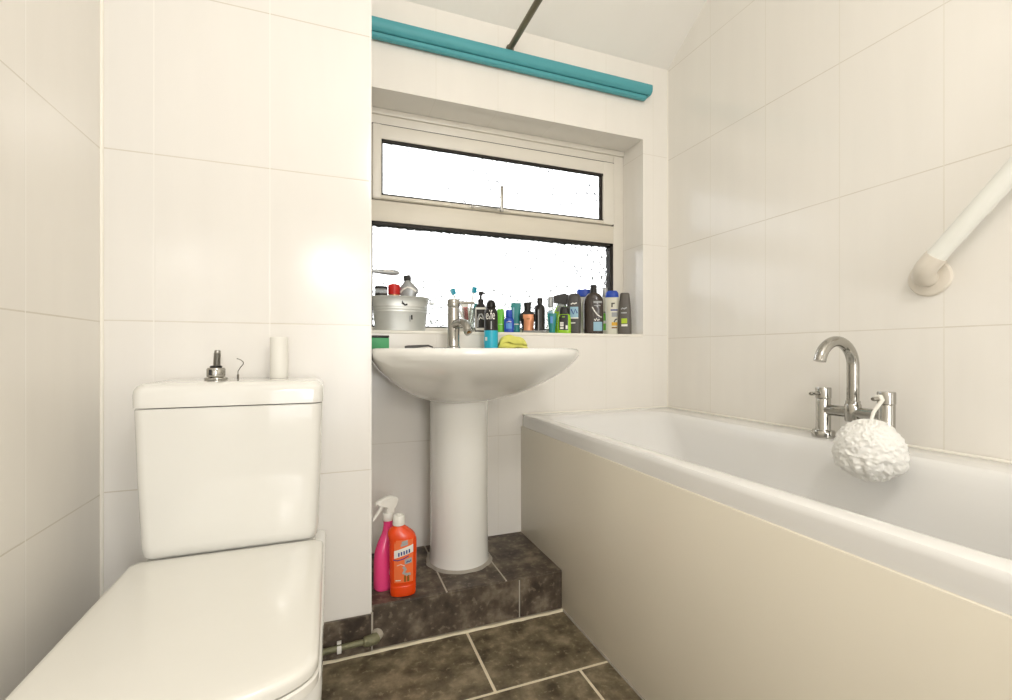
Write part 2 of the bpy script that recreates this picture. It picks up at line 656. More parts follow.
def dshape(hx, yb, yf, yc, z, n=72, e=2.35, rb=.02):
    """D outline: straight back corners with radius, sides straight until yc, rounded front reaching yf"""
    pts = []
    k = 8
    for i in range(k + 1):
        a = PI / 2 * i / k
        pts.append((cx + hx - rb + rb * math.cos(a), yb - rb + rb * math.sin(a), z))
    for i in range(k + 1):
        a = PI / 2 + PI / 2 * i / k
        pts.append((cx - hx + rb + rb * math.cos(a), yb - rb + rb * math.sin(a), z))
    m_ = 40
    for i in range(m_ + 1):
        a = PI + PI * i / m_
        c, s_ = math.cos(a), math.sin(a)
        pts.append((cx + hx * math.copysign(abs(c) ** (2 / e), c), yc + (yc - yf) * math.copysign(abs(s_) ** (2 / e), s_), z))
    return pts


# pan
b = MB()
prof = [(0, .181, .825), (.02, .187, .82), (.12, .191, .785), (.25, .197, .740), (.335, .2015, .718), (.374, .203, .712), (.385, .201, .714), (.387, .197, .720)]
b.rings([dshape(h_, YC - .002, yf, yf + .09, z, e=2.2) for z, h_, yf in prof], CE)
b.rings([rrect(cx, 1.352, .178 + q, .090, .02, z) for z, q in ((.38, 0), (.42, 0), (.427, -.002), (.429, -.006))], CE)
local(b, toilet).obj('pan', toilet)
# seat ring
b = MB()
yb_s = 1.252
YF, Y0_, HX = .699, .782, .1985
outer = [(.3895, HX - .003), (.3915, HX - .0005), (.405, HX), (.4085, HX - .003)]
rs = [dshape(h_, yb_s, YF + (HX - h_), Y0_, z, e=2.2) for z, h_ in outer]
inner = [dshape(.12, 1.13, .79, .90, z, rb=.05) for z in (.4085, .3895)]
b.rings(rs + inner + [rs[0]], M['plastic_white'], False, False)
bmesh.ops.remove_doubles(b.bm, verts=b.bm.verts, dist=1e-5)
local(b, toilet).obj('seat', toilet)
# lid
b = MB()
base = dshape(HX, yb_s, YF, Y0_, 0, e=2.2, rb=.022)
ymid = (yb_s + YF) / 2
hy_l = (yb_s - YF) / 2
rs = []
for z, ins in ((.4105, .007), (.4125, .001), (.424, 0), (.430, .0015), (.4335, .005), (.4352, .012), (.4362, .030), (.4372, .07), (.4380, .12), (.4383, .17)):
    rs.append([(cx + (x - cx) * (1 - ins / HX), ymid + (y - ymid) * (1 - ins / hy_l), z) for x, y, _ in base])
b.rings(rs, M['plastic_white'])
local(b, toilet).obj('seat_lid', toilet)
for s_ in (-1, 1):
    b = MB().tube([(cx + s_ * .08 - .02, 1.259, .420), (cx + s_ * .08 + .02, 1.259, .420)], .007, M['chrome'], 12)
    local(b, toilet).obj('hinge', toilet)
# cistern body
b = MB()
yb_c = YC - .004


def cist(hx, yf, z, r=.022, bow=.006):
    p = rrect(cx, (yb_c + yf) / 2, hx, (yb_c - yf) / 2, r, z, 8)
    out = []
    for (x, y, zz) in p:
        if y < (yb_c + yf) / 2:
            y -= bow * (1 - ((x - cx) / hx) ** 2)
        out.append((x, y, zz))
    return out


prof = [(.430, .172, 1.268, .02), (.4325, .179, 1.258, .022), (.440, .1835, 1.252, .024), (.46, .1855, 1.249, .024), (.62, .1915, 1.244, .024), (.770, .1950, 1.240, .024), (.7725, .1935, 1.242, .024)]
b.rings([cist(h_, yf, z, r) for z, h_, yf, r in prof], CE)
# subdivide front for bow is handled by corner points; add mid columns
local(b, toilet).obj('cistern', toilet)
b = MB()
prof = [(.7745, .1945, 1.240, .022), (.7755, .197, 1.2375, .024), (.803, .1975, 1.237, .024), (.814, .196, 1.2385, .024), (.8225, .1915, 1.243, .024), (.8275, .1845, 1.250, .024), (.8295, .174, 1.262, .024), (.830, .10, 1.30, .02)]
b.rings([cist(h_, yf, z, r, .004) for z, h_, yf, r in prof], CE)
local(b, toilet).obj('cistern_lid', toilet)

# flush valve button lying on the lid
fx = PX(216, 1.35)
fl = thing('flush_button', 'loose chrome threaded flush button standing upside down on the toilet cistern', 'flush button', (fx, 1.35, .8303))
fl.scale = (.93, .93, 1)
b = MB().lathe([(.027, 0), (.0285, .002), (.0275, .005), (.024, .0065), (.022, .008)], M['chrome'], n=36)
b.obj('flange', fl)
b = MB().lathe([(.0215, .0075), (.0225, .012), (.0225, .026), (.020, .030)], M['chrome'], n=36)
b.box(-.012, -.006, -.0232, -.018, .012, .026, M['black'])
b.obj('collar', fl)
b = MB().lathe([(.014, .0295), (.0145, .031), (.0145, .034), (.012, .0355)], M['black'], n=28)
b.obj('washer', fl)
b = MB()
pr = []
for i in range(16):
    pr += [(.0092, .035 + i * .0021), (.0081, .036 + i * .0021)]
pr += [(.0075, .0695), (.0072, .0735), (.0055, .0745)]
b.lathe(pr, M['chrome_dull'], n=20)
o = b.obj('threaded_stem', fl)
o.rotation_euler = (0, math.radians(3), 0)

wx = PX(238, 1.37)
b = MB()
wp = [(0, 0, .002), (0, 0, .010), (.0, .0, .020), (.006, 0, .030), (.012, 0, .038), (.0125, 0, .043), (.007, 0, .049), (-.003, 0, .053)]
b.tube(wp, .0011, M['wire'], 8)
b.lathe([(.0026, 0), (.0026, .011), (.0012, .012)], M['wire'], n=10)
tag(b.obj('bent_wire', loc=(wx, 1.37, .8303)), 'thin bent metal wire sticking up beside the chrome flush button', 'wire')

rx = PX(279, 1.39)
roll = thing('paper_tube', 'plain white cylinder standing upright at the back of the cistern lid', 'tube', (rx, 1.39, .8303))
b = MB().lathe([(.0215, 0), (.0225, .002), (.0225, .108), (.0215, .110), (.016, .110), (.016, .09)], M['white_p'], n=36)
b.obj('body', roll)
b = MB().lathe([(.0155, .088), (.0155, .1075), (.012, .109)], M['silicone'], n=24)
b.obj('core', roll)

# ================================================================== BASIN
bx, bz = .45, .911
basin = thing('wash_basin', 'white pedestal wash basin with a chrome mixer tap beneath the window', 'basin', (bx, 1.65, STEP))
b = MB()


def bring(w, z, grow=0):
    t = min(1, (1 - w) / .7)
    cyy = lerp(1.50, 1.660, t)
    a = .347 * w
    bf = lerp(.285, .100, t)
    bb = lerp(.319, .105, t)
    nf = lerp(2.25, 2.0, t)
    nb = lerp(3.6, 2.0, t)
    ccx = lerp(.461, .445, t)
    return sell(ccx, cyy, a + grow, bf + grow, bb + min(grow, 0), z, nf, nb, 72)


prof = [(.30, .722), (.33, .7235), (.42, .733), (.50, .744), (.60, .760), (.70, .781), (.80, .806), (.88, .830), (.94, .853), (.98, .874), (1.0, .888), (1.002, .899), (.996, .9065), (.985, .9105)]
rs = [bring(w, z) for w, z in prof]
rs.append(bring(.962, .911))
# inner bowl
for q, z in ((1.0, .9095), (.985, .904), (.96, .893), (.92, .872), (.83, .838), (.66, .808), (.42, .789), (.18, .780), (.07, .778)):
    rs.append(sell(.452, 1.47 + (1 - q) * .05, .30 * q, .235 * q, .155 * q, z, 2.15, 2.6, 72))
b.rings(rs, CE)
local(b, basin).obj('bowl', basin)
b = MB().lathe([(.021, .7785), (.023, .780), (.021, .7815), (.012, .7800)], M['chrome'], (.452, 1.512, 0), n=24)
local(b, basin).obj('drain', basin)
b = MB()
prof = [(STEP + .001, .110), (STEP + .02, .1075), (STEP + .08, .1055), (.4, .1045), (.6, .105), (.70, .106), (.7225, .107)]
b.rings([sell(.443, 1.660, r, r, r * 1.25, z, 2.0, 2.0, 56) for z, r in prof], CE)
local(b, basin).obj('pedestal', basin)
b = MB()
rs = []
N = 56
for (q, z) in ((.012, .0004), (.010, .002), (.006, .004), (.001, .008), (-.004, .009)):
    rr = []
    for i, p in enumerate(sell(.443, 1.660, .1085 + q, .1085 + q, .135 + q, STEP + z, 2, 2, N)):
        k_ = 1 + .09 * noise.noise(Vector((p[0] * 30, p[1] * 30, 0))) * (q / .019 if q > 0 else 0)
        rr.append((.445 + (p[0] - .445) * k_, 1.662 + (p[1] - 1.662) * k_, p[2]))
    rs.append(rr)
b.rings(rs, M['silicone_grey'], True, True)
local(b, basin).obj('sealant_ring', basin)
# tap
tapx, tapy = PX(453.5, 1.72), 1.72
C_ = M['chrome']
b = MB().lathe([(.0265, 0), (.0275, .003), (.0265, .008), (.0235, .010), (.0228, .014), (.0225, .155), (.0215, .157)], C_, (tapx, tapy, bz), 36)
tp = local(b, basin).obj('mixer_tap', basin)
b = MB()
dr = Vector((.26, -.965, 0)).normalized()
sp0 = Vector((tapx, tapy, bz + .088))
pth = [sp0, sp0 + dr * .03 + Vector((0, 0, .008)), sp0 + dr * .06 + Vector((0, 0, .010)), sp0 + dr * .085 + Vector((0, 0, .004)), sp0 + dr * .10 + Vector((0, 0, -.010)), sp0 + dr * .104 + Vector((0, 0, -.024))]
b.tube(pth, [.0175, .0172, .017, .0165, .0155, .015], C_, 22)
s1 = local(b, basin).obj('spout', tp)
b = MB()
e0 = sp0 + dr * .104 + Vector((0, 0, -.023))
b.tube([e0, e0 + Vector((.003, -.006, -.006))], [.0155, .0150], C_, 22)
b.tube([e0 + Vector((.003, -.006, -.0061)), e0 + Vector((.0032, -.0063, -.0066))], .0085, M['label_brown'], 18)
local(b, basin).obj('aerator', tp)
b = MB().lathe([(.0225, .158), (.0235, .160), (.0235, .186), (.0215, .189), (.012, .1895)], C_, (tapx, tapy, bz), 36)
b.tube([(tapx + .015, tapy, bz + .178), (tapx + .082, tapy - .005, bz + .178)], [.0062, .0055], C_, 14)
local(b, basin).obj('lever', tp)

# ================================================================== BATH
bath = thing('bathtub', 'white straight bath with cream side panel along the right wall', 'bath', (1.14, .97, 0))
RT = .635
PXL = .756
bx0, bx1, by0, by1 = .7605, XR - .002, .12, YB - .002
AC = M['acrylic']
ocx, ocy, ohx, ohy = (bx0 + bx1) / 2, (by0 + by1) / 2, (bx1 - bx0) / 2, (by1 - by0) / 2
b = MB()
rs = []
NN = 10
rs.append(rrect(ocx, ocy, ohx - .014, ohy - .01, .012, RT - .050, NN))
rs.append(rrect(ocx, ocy, ohx - .0, ohy - .0, .014, RT - .050, NN))
rs.append(rrect(ocx, ocy, ohx, ohy, .014, RT - .016, NN))
rs.append(rrect(ocx, ocy, ohx - .0015, ohy - .0005, .014, RT - .008, NN))
rs.append(rrect(ocx, ocy, ohx - .006, ohy - .001, .014, RT - .002, NN))
rs.append(rrect(ocx, ocy, ohx - .013, ohy - .002, .016, RT, NN))
ix0, ix1, iy0, iy1 = .806, 1.388, .25, 1.735
prof = [(0, 0, 0, .10), (.006, .006, .0015, .10), (.013, .014, .006, .10), (.020, .028, .018, .105), (.028, .05, .045, .11), (.045, .12, .13, .12), (.060, .19, .23, .125), (.078, .255, .33, .13), (.105, .30, .385, .12), (.15, .35, .405, .10), (.22, .44, .41, .05)]
for dx, dy, dz, r in prof:
    xa, xb, ya, yb2 = ix0 + dx, ix1 - dx, iy0 + dy * .35, iy1 - dy
    r = min(r, (xb - xa) / 2 - .002)
    rs.append(rrect((xa + xb) / 2, (ya + yb2) / 2, (xb - xa) / 2, (yb2 - ya) / 2, r, RT - dz, NN))
b.rings(rs, AC, False, True)
local(b, bath).obj('tub', bath)
b = MB().box(PXL, PXL + .012, by0 + .002, YB - .0005, 0.001, RT - .0505, M['panel'], .002)
local(b, bath).obj('side_panel', bath)
b = MB().box(PXL + .014, XR - .002, by0 + .002, by0 + .014, 0.001, RT - .0505, M['panel'], .002)
local(b, bath).obj('end_panel', bath)
b = MB()
b.tube([(XR - .0055, by0, RT + .001), (XR - .0055, YB - .012, RT + .001)], .0042, M['silicone'], 8)
local(b, bath).obj('sealant', bath)
b = MB()
b.tube([(bx0, YB - .0055, RT + .001), (XR - .006, YB - .0055, RT + .001)], .0042, M['silicone'], 8)
local(b, bath).obj('sealant', bath)
b = MB()
b.tube([(PXL - .001, by0, .002), (PXL - .001, YC - .01, .002)], .0035, M['silicone_grey'], 6)
local(b, bath).obj('sealant', bath)
# bath mixer
TX, TY1, TY2 = 1.435, 1.00, .825
TM = (TY1 + TY2) / 2
zb = .722
b = MB().tube([(TX, TY1 - .005, zb), (TX, TY2 + .005, zb)], .0165, C_, 24)
b.lathe([(.019, -.026), (.021, -.022), (.021, .022), (.019, .026)], C_, (TX, TM, zb), 28)
mx = local(b, bath).obj('bath_mixer', bath)
for i, ty in enumerate((TY1, TY2)):
    b = MB().lathe([(.031, 0), (.032, .003), (.031, .018), (.029, .022), (.0215, .023), (.0200, .026), (.0200, .118), (.0192, .120)], C_, (TX, ty, RT), 32)
    local(b, bath).obj('pillar', mx)
    b = MB().lathe([(.0195, .1205), (.0212, .122), (.0212, .152), (.020, .155), (.010, .1555)], C_, (TX, ty, RT), 32)
    b.tube([(TX - .015, ty, RT + .137), (TX - .055, ty, RT + .137), (TX - .059, ty, RT + .137)], [.0058, .0058, .004], C_, 14)
    local(b, bath).obj('tap_handle', mx)
b = MB()
R_ = .071
zs = .946 - .0155 - R_
pth = [(TX, TM, zb + .010), (TX, TM, zb + .03), (TX, TM, zs - .04), (TX, TM, zs - .01)]
for i in range(0, 25):
    a = math.radians(168 * i / 24)
    pth.append((TX - R_ + R_ * math.cos(a), TM, zs + R_ * math.sin(a)))
b.tube(pth, .0155, C_, 24)
b.lathe([(.0185, 0), (.0185, .012), (.0165, .014)], C_, (TX, TM, zb + .022), 28)
local(b, bath).obj('spout', mx)

# ---------------- bath puff
pc = Vector((PX(869.5, .775), .775, PZ(869.5, 450, .775)))
puff = thing('bath_sponge', 'round white net bath puff hanging by a ribbon from the bath tap', 'bath sponge', tuple(pc))
bm_ = MB()
mi = bm_.mi(M['puff'])
import mathutils
rnd = random.Random(3)
Rp = .070


def ruffle(d):
    def ridge(f, o_):
        w = Vector((noise.noise(d * f * .6 + Vector((o_, 3, 1))), noise.noise(d * f * .6 + Vector((7, o_, 2))), noise.noise(d * f * .6 + Vector((1, 5, o_)))))
        return 1 - min(1, abs(noise.noise(d * f + w * 1.3 + Vector((o_, o_, o_)))) * 3.2)
    rr = 1 + .055 * ridge(4.2, 2.0) + .05 * ridge(9.0, 5.0) + .022 * ridge(20.0, 9.0)
    # scalloped loose hem round the lower half
    ang = math.atan2(d.y, d.x)
    low = math.exp(-((d.z + .45) / .22) ** 2)
    rr += low * (.13 * abs(math.sin(ang * 7 + 2.5 * noise.noise(d * 2))) - .01)
    low2 = math.exp(-((d.z + .12) / .10) ** 2)
    rr += low2 * .07 * abs(math.sin(ang * 9 + 1))
    return rr


NU, NV = 150, 90
rs = []
for q in range(1, NV):
    th = PI * q / NV
    row_ = []
    for k in range(NU):
        ph = 2 * PI * k / NU
        d = Vector((math.sin(th) * math.cos(ph), math.sin(th) * math.sin(ph), math.cos(th)))
        v = d * Rp * ruffle(d)
        row_.append((v.x, v.y, v.z * 1.04))
    rs.append(row_)
bm_.rings(rs, M['puff'])
bm_.obj('net_ball', puff, angle=80)
b = MB()
hx_, hy_, hz_ = TX - .032 - pc.x, TY2 - pc.y, RT + .1375 - pc.z
for q in (-.003, .003):
    b.tube([(0, 0, .06), (hx_ * .4, hy_ * .4, lerp(.07, hz_, .4)), (hx_ + q, hy_ - .0085, hz_ - .004), (hx_ + q, hy_ - .004, hz_ + .007), (hx_ + q, hy_ + .004, hz_ + .007), (hx_ + q, hy_ + .0085, hz_ - .004)], .0042, M['ribbon'], 8)
b.obj('ribbon', puff)

# ================================================================== GRAB RAIL
gy, gz = .771, 1.1016
rail = thing('grab_rail', 'white diagonal grab rail on the tiled wall above the bath', 'grab rail', (XR, gy, gz))
slope = Vector((0, -.135, .157)).normalized()
off = .055
L_ = .62
A0 = Vector((0, 0, 0))
B0 = slope * L_
for end, sgn in ((A0, 1), (B0, -1)):
    b = MB()
    rs = []
    for x, r in ((0, .050), (-.003, .0505), (-.008, .047), (-.011, .038), (-.012, .024)):
        rs.append([(x, end.y + r * math.cos(2 * PI * i / 36), end.z + r * math.sin(2 * PI * i / 36)) for i in range(36)])
    b.rings(rs, M['rail_cream'])
    b.obj('flange', rail)
    b = MB()
    pts = []
    s2 = slope * sgn
    for i in range(9):
        a = PI / 2 * i / 8
        rr = .040
        pts.append(Vector((-.012 - (off - .012) * math.sin(a), 0, 0)) + end + s2 * (rr * (1 - math.cos(a))))
    pts.append(pts[-1] + s2 * .022)
    b.tube(pts, .0255, M['rail_cream'], 22)
    b.obj('elbow', rail)
b = MB()
b.tube([A0 + Vector((-off, 0, 0)) + slope * .060, B0 + Vector((-off, 0, 0)) - slope * .060], .0225, M['rail_white'], 24)
b.obj('bar', rail)

# ================================================================== CURTAIN RAIL + BLIND
rodx, rodz = .705, 2.178
rod = thing('shower_curtain_rail', 'thin grey metal shower curtain rail running overhead above the bath edge', 'curtain rail', (rodx, YB, rodz))
b = MB().tube([(0, -.006, 0), (0, -2.6, 0)], .0125, M['rod'], 16)
b.obj('rod', rod)
b = MB().tube([(0, 0, 0), (0, -.006, 0)], .017, M['rod'], 20)
b.obj('wall_bracket', rod)
b = MB().tube([(0, -2.595, 0), (0, -2.61, 0)], .014, M['rod'], 20)
b.obj('end_cap', rod)
b = MB().tube([(0, -2.2, .012), (0, -2.2, zk - rodz)], .006, M['rod'], 12)
b.obj('ceiling_hanger', rod)

by_ = 1.775
zr1 = 2.143
bl = thing('roller_blind', 'teal window blind headrail fixed high above the window', 'blind', (.13, by_, zr1))
wl = 1.395 - .13
bl.scale = (1, 1, .86)
b = MB()
sec = [(0, 0), (.045, 0), (.045, -.050), (.012, -.050), (.004, -.044), (-.002, -.036), (-.004, -.02), (-.003, -.006)]
b.rings([[(x, y, z) for y, z in sec] for x in (0, wl - .003)], M['teal'])
b.obj('headrail', bl)
b = MB()
sec2 = [(.018, -.0503), (.040, -.0503), (.040, -.068), (.034, -.074), (.020, -.074), (.014, -.068), (.013, -.058)]
b.rings([[(x, y, z) for y, z in sec2] for x in (.012, wl - .018)], M['teal'])
b.obj('bottom_bar', bl)
b = MB()
b.box(.006, wl - .010, .016, 0.042, -.055, -.0495, M['teal_dark'])
b.obj('slot', bl, smooth=False)
b = MB()
b.rings([[(x, y, z) for y, z in sec] for x in (wl - .0028, wl + .004)], M['teal'])
b.obj('end_cap', bl)

# ================================================================== PIPE
pp = thing('water_pipe', 'greenish old pipe running low along the dark skirting beside the toilet', 'pipe', (XC, YC - .024, .044))
pz_, py_ = .045, 1.424
b = MB().tube([(-.147, 0, -.002), (-.02, 0, .003)], .0085, M['pipe'], 16)
b.obj('tube', pp)
b = MB()
b.tube([(-.026, 0, .003), (-.022, 0, .003), (-.008, 0, .003), (.008, .002, .005), (.016, .006, .007)], [.010, .014, .0155, .0165, .014], M['pipe'], 14)
b.tube([(.010, .004, .005), (.017, .0215, .006)], [.015, .018], M['grout_step'], 12)
b.obj('fitting', pp)
b = MB()
b.box(-.098, -.086, -.0105, .010, -.011, -.0085, M['white_p'], .001)
b.box(-.098, -.086, -.0105, -.0085, -.011, .012, M['white_p'], .001)
b.box(-.098, -.086, .0, .0155, .010, .013, M['white_p'], .001)
b.obj('clip', pp)


# ================================================================== BOTTLES
class Prof:
    """vertical profile of super-elliptic sections: (z, a, b, n)"""
    def __init__(s, rows):
        s.r = rows

    def at(s, z):
        r = s.r
        if z <= r[0][0]:
            return r[0][1:]
        for p, q in zip(r[:-1], r[1:]):
            if p[0] <= z <= q[0] and q[0] > p[0]:
                t = (z - p[0]) / (q[0] - p[0])
                return tuple(lerp(p[i], q[i], t) for i in (1, 2, 3))
        return r[-1][1:]

    def pt(s, phi, z, off=0):
        a, b_, n = s.at(z)
        c, s_ = math.cos(phi), math.sin(phi)
        return ((a + off) * math.copysign(abs(c) ** (2 / n), c), (b_ + off) * math.copysign(abs(s_) ** (2 / n), s_), z)

    def xpt(s, x, z, off=.0006):
        """point on the front at local x"""
        a, b_, n = s.at(z)
        q = max(0, 1 - min(1, abs(x) / a) ** n) ** (1 / n)
        return (x, -(b_ * q) - off, z)

    def mesh(s, mb, m, N=36, cap0=True, cap1=True):
        return mb.rings([[s.pt(2 * PI * i / N, r[0]) for i in range(N)] for r in s.r], m, cap0, cap1)


def sub(rows, k=5):
    """catmull-rom smoothing of profile rows"""
    out = []
    n = len(rows)
    for i in range(n - 1):
        p0, p1, p2, p3 = rows[max(0, i - 1)], rows[i], rows[i + 1], rows[min(n - 1, i + 2)]
        for j in range(k):
            t = j / k
            out.append(tuple(.5 * ((2 * b1) + (-a + c) * t + (2 * a - 5 * b1 + 4 * c - d) * t * t + (-a + 3 * b1 - 3 * c + d) * t ** 3)
                             for a, b1, c, d in zip(p0, p1, p2, p3)))
    out.append(rows[-1])
    return out


def patch(mb, pr, x0, x1, z0, z1, m, nx=8, nz=5, off=.0006, shear=0.0):
    """printed area lying on the front surface of a bottle"""
    mi = mb.mi(m)
    g_ = []
    for i in range(nz + 1):
        z = lerp(z0, z1, i / nz)
        g_.append([])
        for j in range(nx + 1):
            x = lerp(x0, x1, j / nx)
            g_[-1].append(mb.bm.verts.new(pr.xpt(x, z + shear * (x - x0), off)))
    for i in range(nz):
        for j in range(nx):
            f = mb.bm.faces.new((g_[i][j], g_[i][j + 1], g_[i + 1][j + 1], g_[i + 1][j]))
            f.material_index = mi


def strip(mb, pr, pts, w, m, off=.0009):
    mi = mb.mi(m)
    L, Rr = [], []
    for i, (x, z) in enumerate(pts):
        a = pts[max(0, i - 1)]
        c = pts[min(len(pts) - 1, i + 1)]
        d = Vector((c[0] - a[0], c[1] - a[1])).normalized()
        n = Vector((-d.y, d.x)) * w / 2
        L.append(mb.bm.verts.new(pr.xpt(x + n.x, z + n.y, off)))
        Rr.append(mb.bm.verts.new(pr.xpt(x - n.x, z - n.y, off)))
    for i in range(len(pts) - 1):
        f = mb.bm.faces.new((L[i], L[i + 1], Rr[i + 1], Rr[i]))
        f.material_index = mi


def text_on(mb, pr, txt, size, x0, z0, m, off=.0009, sx=1.0):
    cu = bpy.data.curves.new('lettering', 'FONT')
    cu.body = txt
    cu.size = size
    cu.resolution_u = 3
    o = bpy.data.objects.new('lettering', cu)
    COL.objects.link(o)
    dg = bpy.context.evaluated_depsgraph_get()
    me = bpy.data.meshes.new_from_object(o.evaluated_get(dg))
    mi = mb.mi(m)
    vs = [mb.bm.verts.new(pr.xpt(x0 + v.co.x * sx, z0 + v.co.y, off)) for v in me.vertices]
    for p in me.polygons:
        try:
            f = mb.bm.faces.new([vs[i] for i in p.vertices])
            f.material_index = mi
        except ValueError:
            pass
    bpy.data.objects.remove(o)
    bpy.data.meshes.remove(me)
    bpy.data.curves.remove(cu)


def face_cam(x, y, k=1.0):
    return -math.atan2(x, y) * k


GRP = 'toiletries lined up on the window sill'


def item(name, label, cat, u, Y, z=SILL + .0007, k=1.0, group=GRP, rot=None):
    x = PX(u, Y)
    return thing(name, label, cat, (x, Y, z), face_cam(x, Y, k), group, rot=rot)


def wpx(u0, u1, Y):
    """width in metres of a thing seen face-on between two columns"""
    um = (u0 + u1) / 2
    a, b_ = ray(um)
    return (u1 - u0) * Y / b_ * F / math.hypot(F, um - 506)


def hz(u, v, Y, base=SILL):
    return PZ(u, v, Y) - base


# ---- orange bottle on the step
ox = PX(403, 1.487)
org = thing('cleaner_bottle', 'orange bathroom cleaner bottle with white cap standing on the dark step', 'bottle', (ox, 1.487, STEP + .0008), face_cam(ox, 1.487, .7))
P1 = Prof(sub([(0, .036, .022, 2.6), (.004, .0395, .025, 2.7), (.030, .0405, .026, 2.7), (.034, .039, .0245, 2.7), (.038, .0405, .026, 2.7), (.10, .0425, .028, 2.7), (.165, .0425, .028, 2.7), (.190, .041, .026, 2.5), (.206, .030, .021, 2.3), (.215, .0185, .0165, 2.1), (.220, .015, .015, 2)], 4))
b = MB()
P1.mesh(b, M['orange'])
for v in b.bm.verts:
    q = max(0, min(1, (v.co.z - .168) / .045))
    v.co.x -= .013 * q * q * (3 - 2 * q)
b.obj('body', org)
b = MB().lathe([(.0180, .2185), (.0188, .221), (.0180, .246), (.0162, .2485), (.008, .249), (.0070, .252), (.004, .2525)], M['white_p'], (-.013, 0, 0), n=28)
b.obj('cap', org)
b = MB()
W, G_, N_ = M['white_p'], M['label_grey'], M['label_navy']
patch(b, P1, -.028, .030, .046, .178, M['orange_pale'], off=.0004)
patch(b, P1, -.028, .030, .122, .146, W, off=.0007, shear=.28)
for i in range(5):
    patch(b, P1, -.016 + i * .008, -.0115 + i * .008, .1285 + i * .0022, .140 + i * .0022, N_, 2, 2, off=.001)
strip(b, P1, [(-.030, .118), (-.018, .116), (.0, .120), (.016, .128)], .003, N_)
patch(b, P1, -.008, .014, .158, .166, G_, off=.0008, shear=.2)
patch(b, P1, -.005, .013, .167, .174, G_, off=.0008, shear=.2)
patch(b, P1, .004, .026, .102, .118, G_, off=.0008, shear=.2)
strip(b, P1, [(.009, .108), (.014, .112), (.019, .110), (.023, .115)], .003, N_, .0012)
strip(b, P1, [(.0, .096), (.006, .086), (.0, .076), (.012, .070), (.022, .072)], .009, G_)
strip(b, P1, [(-.02, .10), (-.008, .104), (.004, .098)], .0016, W)
patch(b, P1, .002, .008, .048, .068, M['label_brown'], 2, 2, off=.0008)
patch(b, P1, .011, .018, .048, .068, M['label_brown'], 2, 2, off=.0008)
patch(b, P1, -.024, -.008, .052, .055, W, 3, 1, off=.0008)
b.obj('front_label', org)

# ---- pink trigger spray
px_ = PX(388, 1.553)
pk = thing('spray_bottle', 'pink trigger spray bottle with white nozzle behind the orange cleaner bottle', 'spray bottle', (px_, 1.550, STEP + .0008), face_cam(px_, 1.55, .6) + .5)
P2 = Prof(sub([(0, .043, .024, 2.6), (.004, .047, .0265, 2.7), (.05, .048, .0275, 2.7), (.10, .047, .027, 2.7), (.135, .043, .025, 2.5), (.165, .032, .021, 2.3), (.190, .020, .017, 2.1), (.215, .0150, .0150, 2), (.238, .0150, .0150, 2)], 4))
PK_ = .945
b = MB()
P2.mesh(b, M['pink'])
b.obj('body', pk)
b = MB()
for k_, (r, zc_) in enumerate(((.040, .065), (.032, .062), (.024, .060))):
    pts = []
    for i in range(15):
        a = math.radians(110 + 200 * i / 14)
        pts.append((.018 + r * .75 * math.cos(a), zc_ + r * math.sin(a)))
    strip(b, P2, pts, .0035 - k_ * .0006, M['pink_pale'] if k_ % 2 else W)
patch(b, P2, .004, .030, .075, .135, M['pink_pale'], off=.0005)
b.obj('front_label', pk)
b = MB().lathe([(.0175, .232), (.0185, .234), (.0185, .254), (.0165, .257)], W, n=26)
b.obj('collar', pk)
b = MB()
hs = []
for x, z0_, z1_, hw in ((-.040, .292, .306, .007), (-.036, .290, .308, .009), (-.028, .286, .310, .0095), (-.010, .280, .314, .012), (.008, .270, .315, .013), (.020, .272, .311, .012), (.030, .288, .305, .009), (.034, .292, .301, .006)):
    hs.append([(x, -hw, z0_), (x, hw, z0_), (x, hw, z1_ - .005), (x, hw * .5, z1_), (x, -hw * .5, z1_), (x, -hw, z1_ - .005)])
b.rings(hs, W)
b.rings([rrect(.004, 0, .014 - q, .013 - q, .005, z, 4) for z, q in ((.255, 0), (.29, .001))], W)
b.obj('spray_head', pk)
b = MB().tube([(-.022, 0, .290), (-.028, 0, .276), (-.038, 0, .262), (-.048, 0, .252), (-.054, 0, .243)], [.006, .0065, .006, .0055, .004], W, 12)
b.obj('trigger', pk)
b = MB().tube([(-.0395, 0, .299), (-.047, 0, .299)], [.0075, .0068], W, 14)
b.obj('nozzle', pk)
pk.scale = (1, 1, .93)

# ---- galvanised tub
gx, gy_ = .262, 1.898
tub = thing('galvanised_tub', 'oval galvanised metal tub at the left end of the window sill', 'metal tub', (gx, gy_, SILL + .0007))
b = MB()


def ov(a, b_, z):
    return sell(0, 0, a, b_, b_, z, 2.3, 2.3, 64)


prof = [(.096, .054, 0), (.1, .058, .001), (.1035, .061, .045), (.1055, .0625, .060), (.1025, .0605, .064), (.1065, .063, .068), (.1040, .0615, .073), (.107, .0635, .078), (.1125, .0665, .130), (.1155, .069, .138), (.118, .071, .141), (.1155, .069, .144), (.112, .066, .141), (.104, .060, .06), (.098, .055, .004)]
prof = [(.094, .054, 0), (.098, .057, .002), (.1065, .0630, .072), (.1080, .0640, .075), (.1066, .0630, .078), (.1070, .0633, .083), (.1086, .0645, .086), (.1072, .0635, .089), (.1078, .064, .094), (.1094, .065, .097), (.108, .0642, .100), (.1125, .0672, .128), (.1150, .069, .131), (.1162, .070, .1335), (.1145, .0688, .136), (.1115, .0665, .133), (.103, .060, .06), (.096, .054, .004)]
b.rings([ov(*p) for p in prof], M['galv'])
b.obj('body', tub)
Pt = Prof([(0, .1, .058, 2.3), (.14, .1135, .067, 2.3)])
b = MB()
strip(b, Pt, [(-.004, .108), (.004, .104), (.008, .100), (.018, .103)], .007, M['black'], .002)
